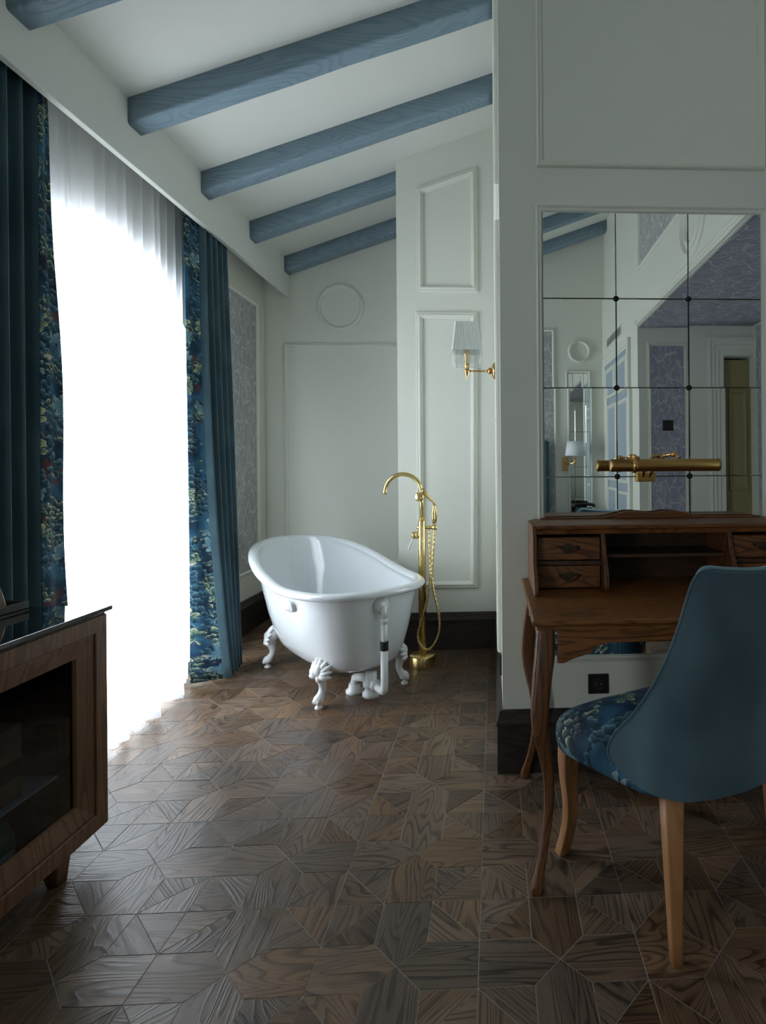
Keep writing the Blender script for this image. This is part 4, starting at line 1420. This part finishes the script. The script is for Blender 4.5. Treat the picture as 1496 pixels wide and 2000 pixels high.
# side wall: blue glazed door, grille, upper wallpaper
door1 = struct(MB().box(XS - 0.012, XS, -1.74, -0.62, 0.0, 2.36).build('door_1', M_BLUEP))
molding(door1, [(XS, -1.76, 0.0), (XS, -0.60, 0.0), (XS, -0.60, 2.40), (XS, -1.76, 2.40)], (-1, 0, 0), [(0, 0), (0, 0.03), (0.01, 0.036), (0.05, 0.034), (0.06, 0.022), (0.08, 0.016)], 'door_frame')
for a, b in ((-1.68, -1.20), (-1.16, -0.68)):
    for c, d in ((0.12, 0.98), (1.06, 1.86), (1.94, 2.26)):
        molding(door1, [(XS - 0.012, a, c), (XS - 0.012, b, c), (XS - 0.012, b, d), (XS - 0.012, a, d)], (-1, 0, 0), MOULD, 'panel_moulding')
vent = thing('ventilation_grille', 'white slatted air grille high above the blue door in the mirror', 'vent', (XS, -1.30, 2.56))
MB().frame([(0, -0.34, -0.055), (0, 0.34, -0.055), (0, 0.34, 0.055), (0, -0.34, 0.055)], (-1, 0, 0), [(0, 0), (0, 0.008), (0.012, 0.008), (0.014, 0.0)]).build('grille_frame', M_WALL, vent)
MB().box(-0.0015, 0.0, -0.33, 0.33, -0.045, 0.045).build('dark_duct', M_BLACK, vent)
for k in range(6):
    z = -0.036 + k * 0.0144
    MB().prism([(-0.001, z), (-0.008, z - 0.003), (-0.008, z + 0.001), (-0.001, z + 0.004)], 1, -0.33, 0.33).build('slat', M_WALL, vent)
molding(wall_side, [(XS, -0.30, 3.80), (XS, 0.85, 3.80), (XS, 0.85, 2.88), (XS, -0.30, 2.88)], (-1, 0, 0), MOULD)
rect_uv('wallpaper', M_DAMASK, wall_side, (XS - 0.004, 0.82, 2.915), (0, -1, 0), (0, 0, 1), 1.08, 0.85)
molding(wall_side, [(XS, YC, 2.50), (XS, YPA - 0.05, 2.50), (XS, YPA - 0.05, 2.435), (XS, YC, 2.435)], (-1, 0, 0), MOULD2)
for r in (0.22, 0.15):
    pts = [(XS, 0.98 + r * cos(2 * pi * k / N), 2.75 + r * sin(2 * pi * k / N)) for k in range(N)]
    molding(wall_side, pts, (-1, 0, 0), MOULD, 'round_moulding')
# hall wall
molding(wall_hall, [(1.336, YC, 2.30), (1.70, YC, 2.30), (1.70, YC, 0.42), (1.336, YC, 0.42)], (0, 1, 0), MOULD)
rect_uv('wallpaper', M_LILAC, wall_hall, (1.662, YC + 0.004, 0.455), (-1, 0, 0), (0, 0, 1), 0.29, 1.81)
sw = thing('light_switch', 'black square switch on the lilac wallpaper strip in the mirror', 'switch', (1.51, YC + 0.004, 1.565))
MB().box(-0.045, 0.045, 0, 0.009, -0.045, 0.045).build('plate', M_BLACK, sw, bevel=0.002)
MB().box(-0.028, 0.028, 0.009, 0.012, -0.028, 0.028).build('rocker', M_RUBBER, sw, bevel=0.001)
d2 = struct(MB().box(DX0, XH, YC - 1.22, YC - 1.2, 0, 2.3).build('door_2', M_OLIVE))
MB().frame([(DX0 - 0.16, YC, 0.0), (XH + 0.16, YC, 0.0), (XH + 0.16, YC, DZ + 0.16), (DX0 - 0.16, YC, DZ + 0.16)], (0, 1, 0),
           [(0, 0), (0, 0.05), (0.02, 0.055), (0.04, 0.04), (0.06, 0.042), (0.075, 0.028), (0.10, 0.03), (0.115, 0.018), (0.15, 0.018), (0.16, 0.0)]).build('door_casing', M_WALL, d2)
leaf = MB().box(DX0 + 0.012, DX0 + 0.255, YC - 0.10, YC - 0.06, 0.01, DZ - 0.02).build('door_leaf', M_OLIVE, d2)
molding(leaf, [(DX0 + 0.05, YC - 0.06, 1.9), (DX0 + 0.22, YC - 0.06, 1.9), (DX0 + 0.22, YC - 0.06, 1.0), (DX0 + 0.05, YC - 0.06, 1.0)], (0, 1, 0), MOULD, 'door_panel', M_OLIVE)
struct(MB().box(DX0 - 0.1, DX0, YC - 1.2, YC - 0.12, 0, 2.4).box(DX0 - 0.1, XH + 0.1, YC - 1.3, YC - 1.22, 0, 2.4).box(DX0 - 0.1, XH + 0.1, YC - 1.3, YC - 0.1, 2.3, 2.4).build('wall_closet', M_WALL))
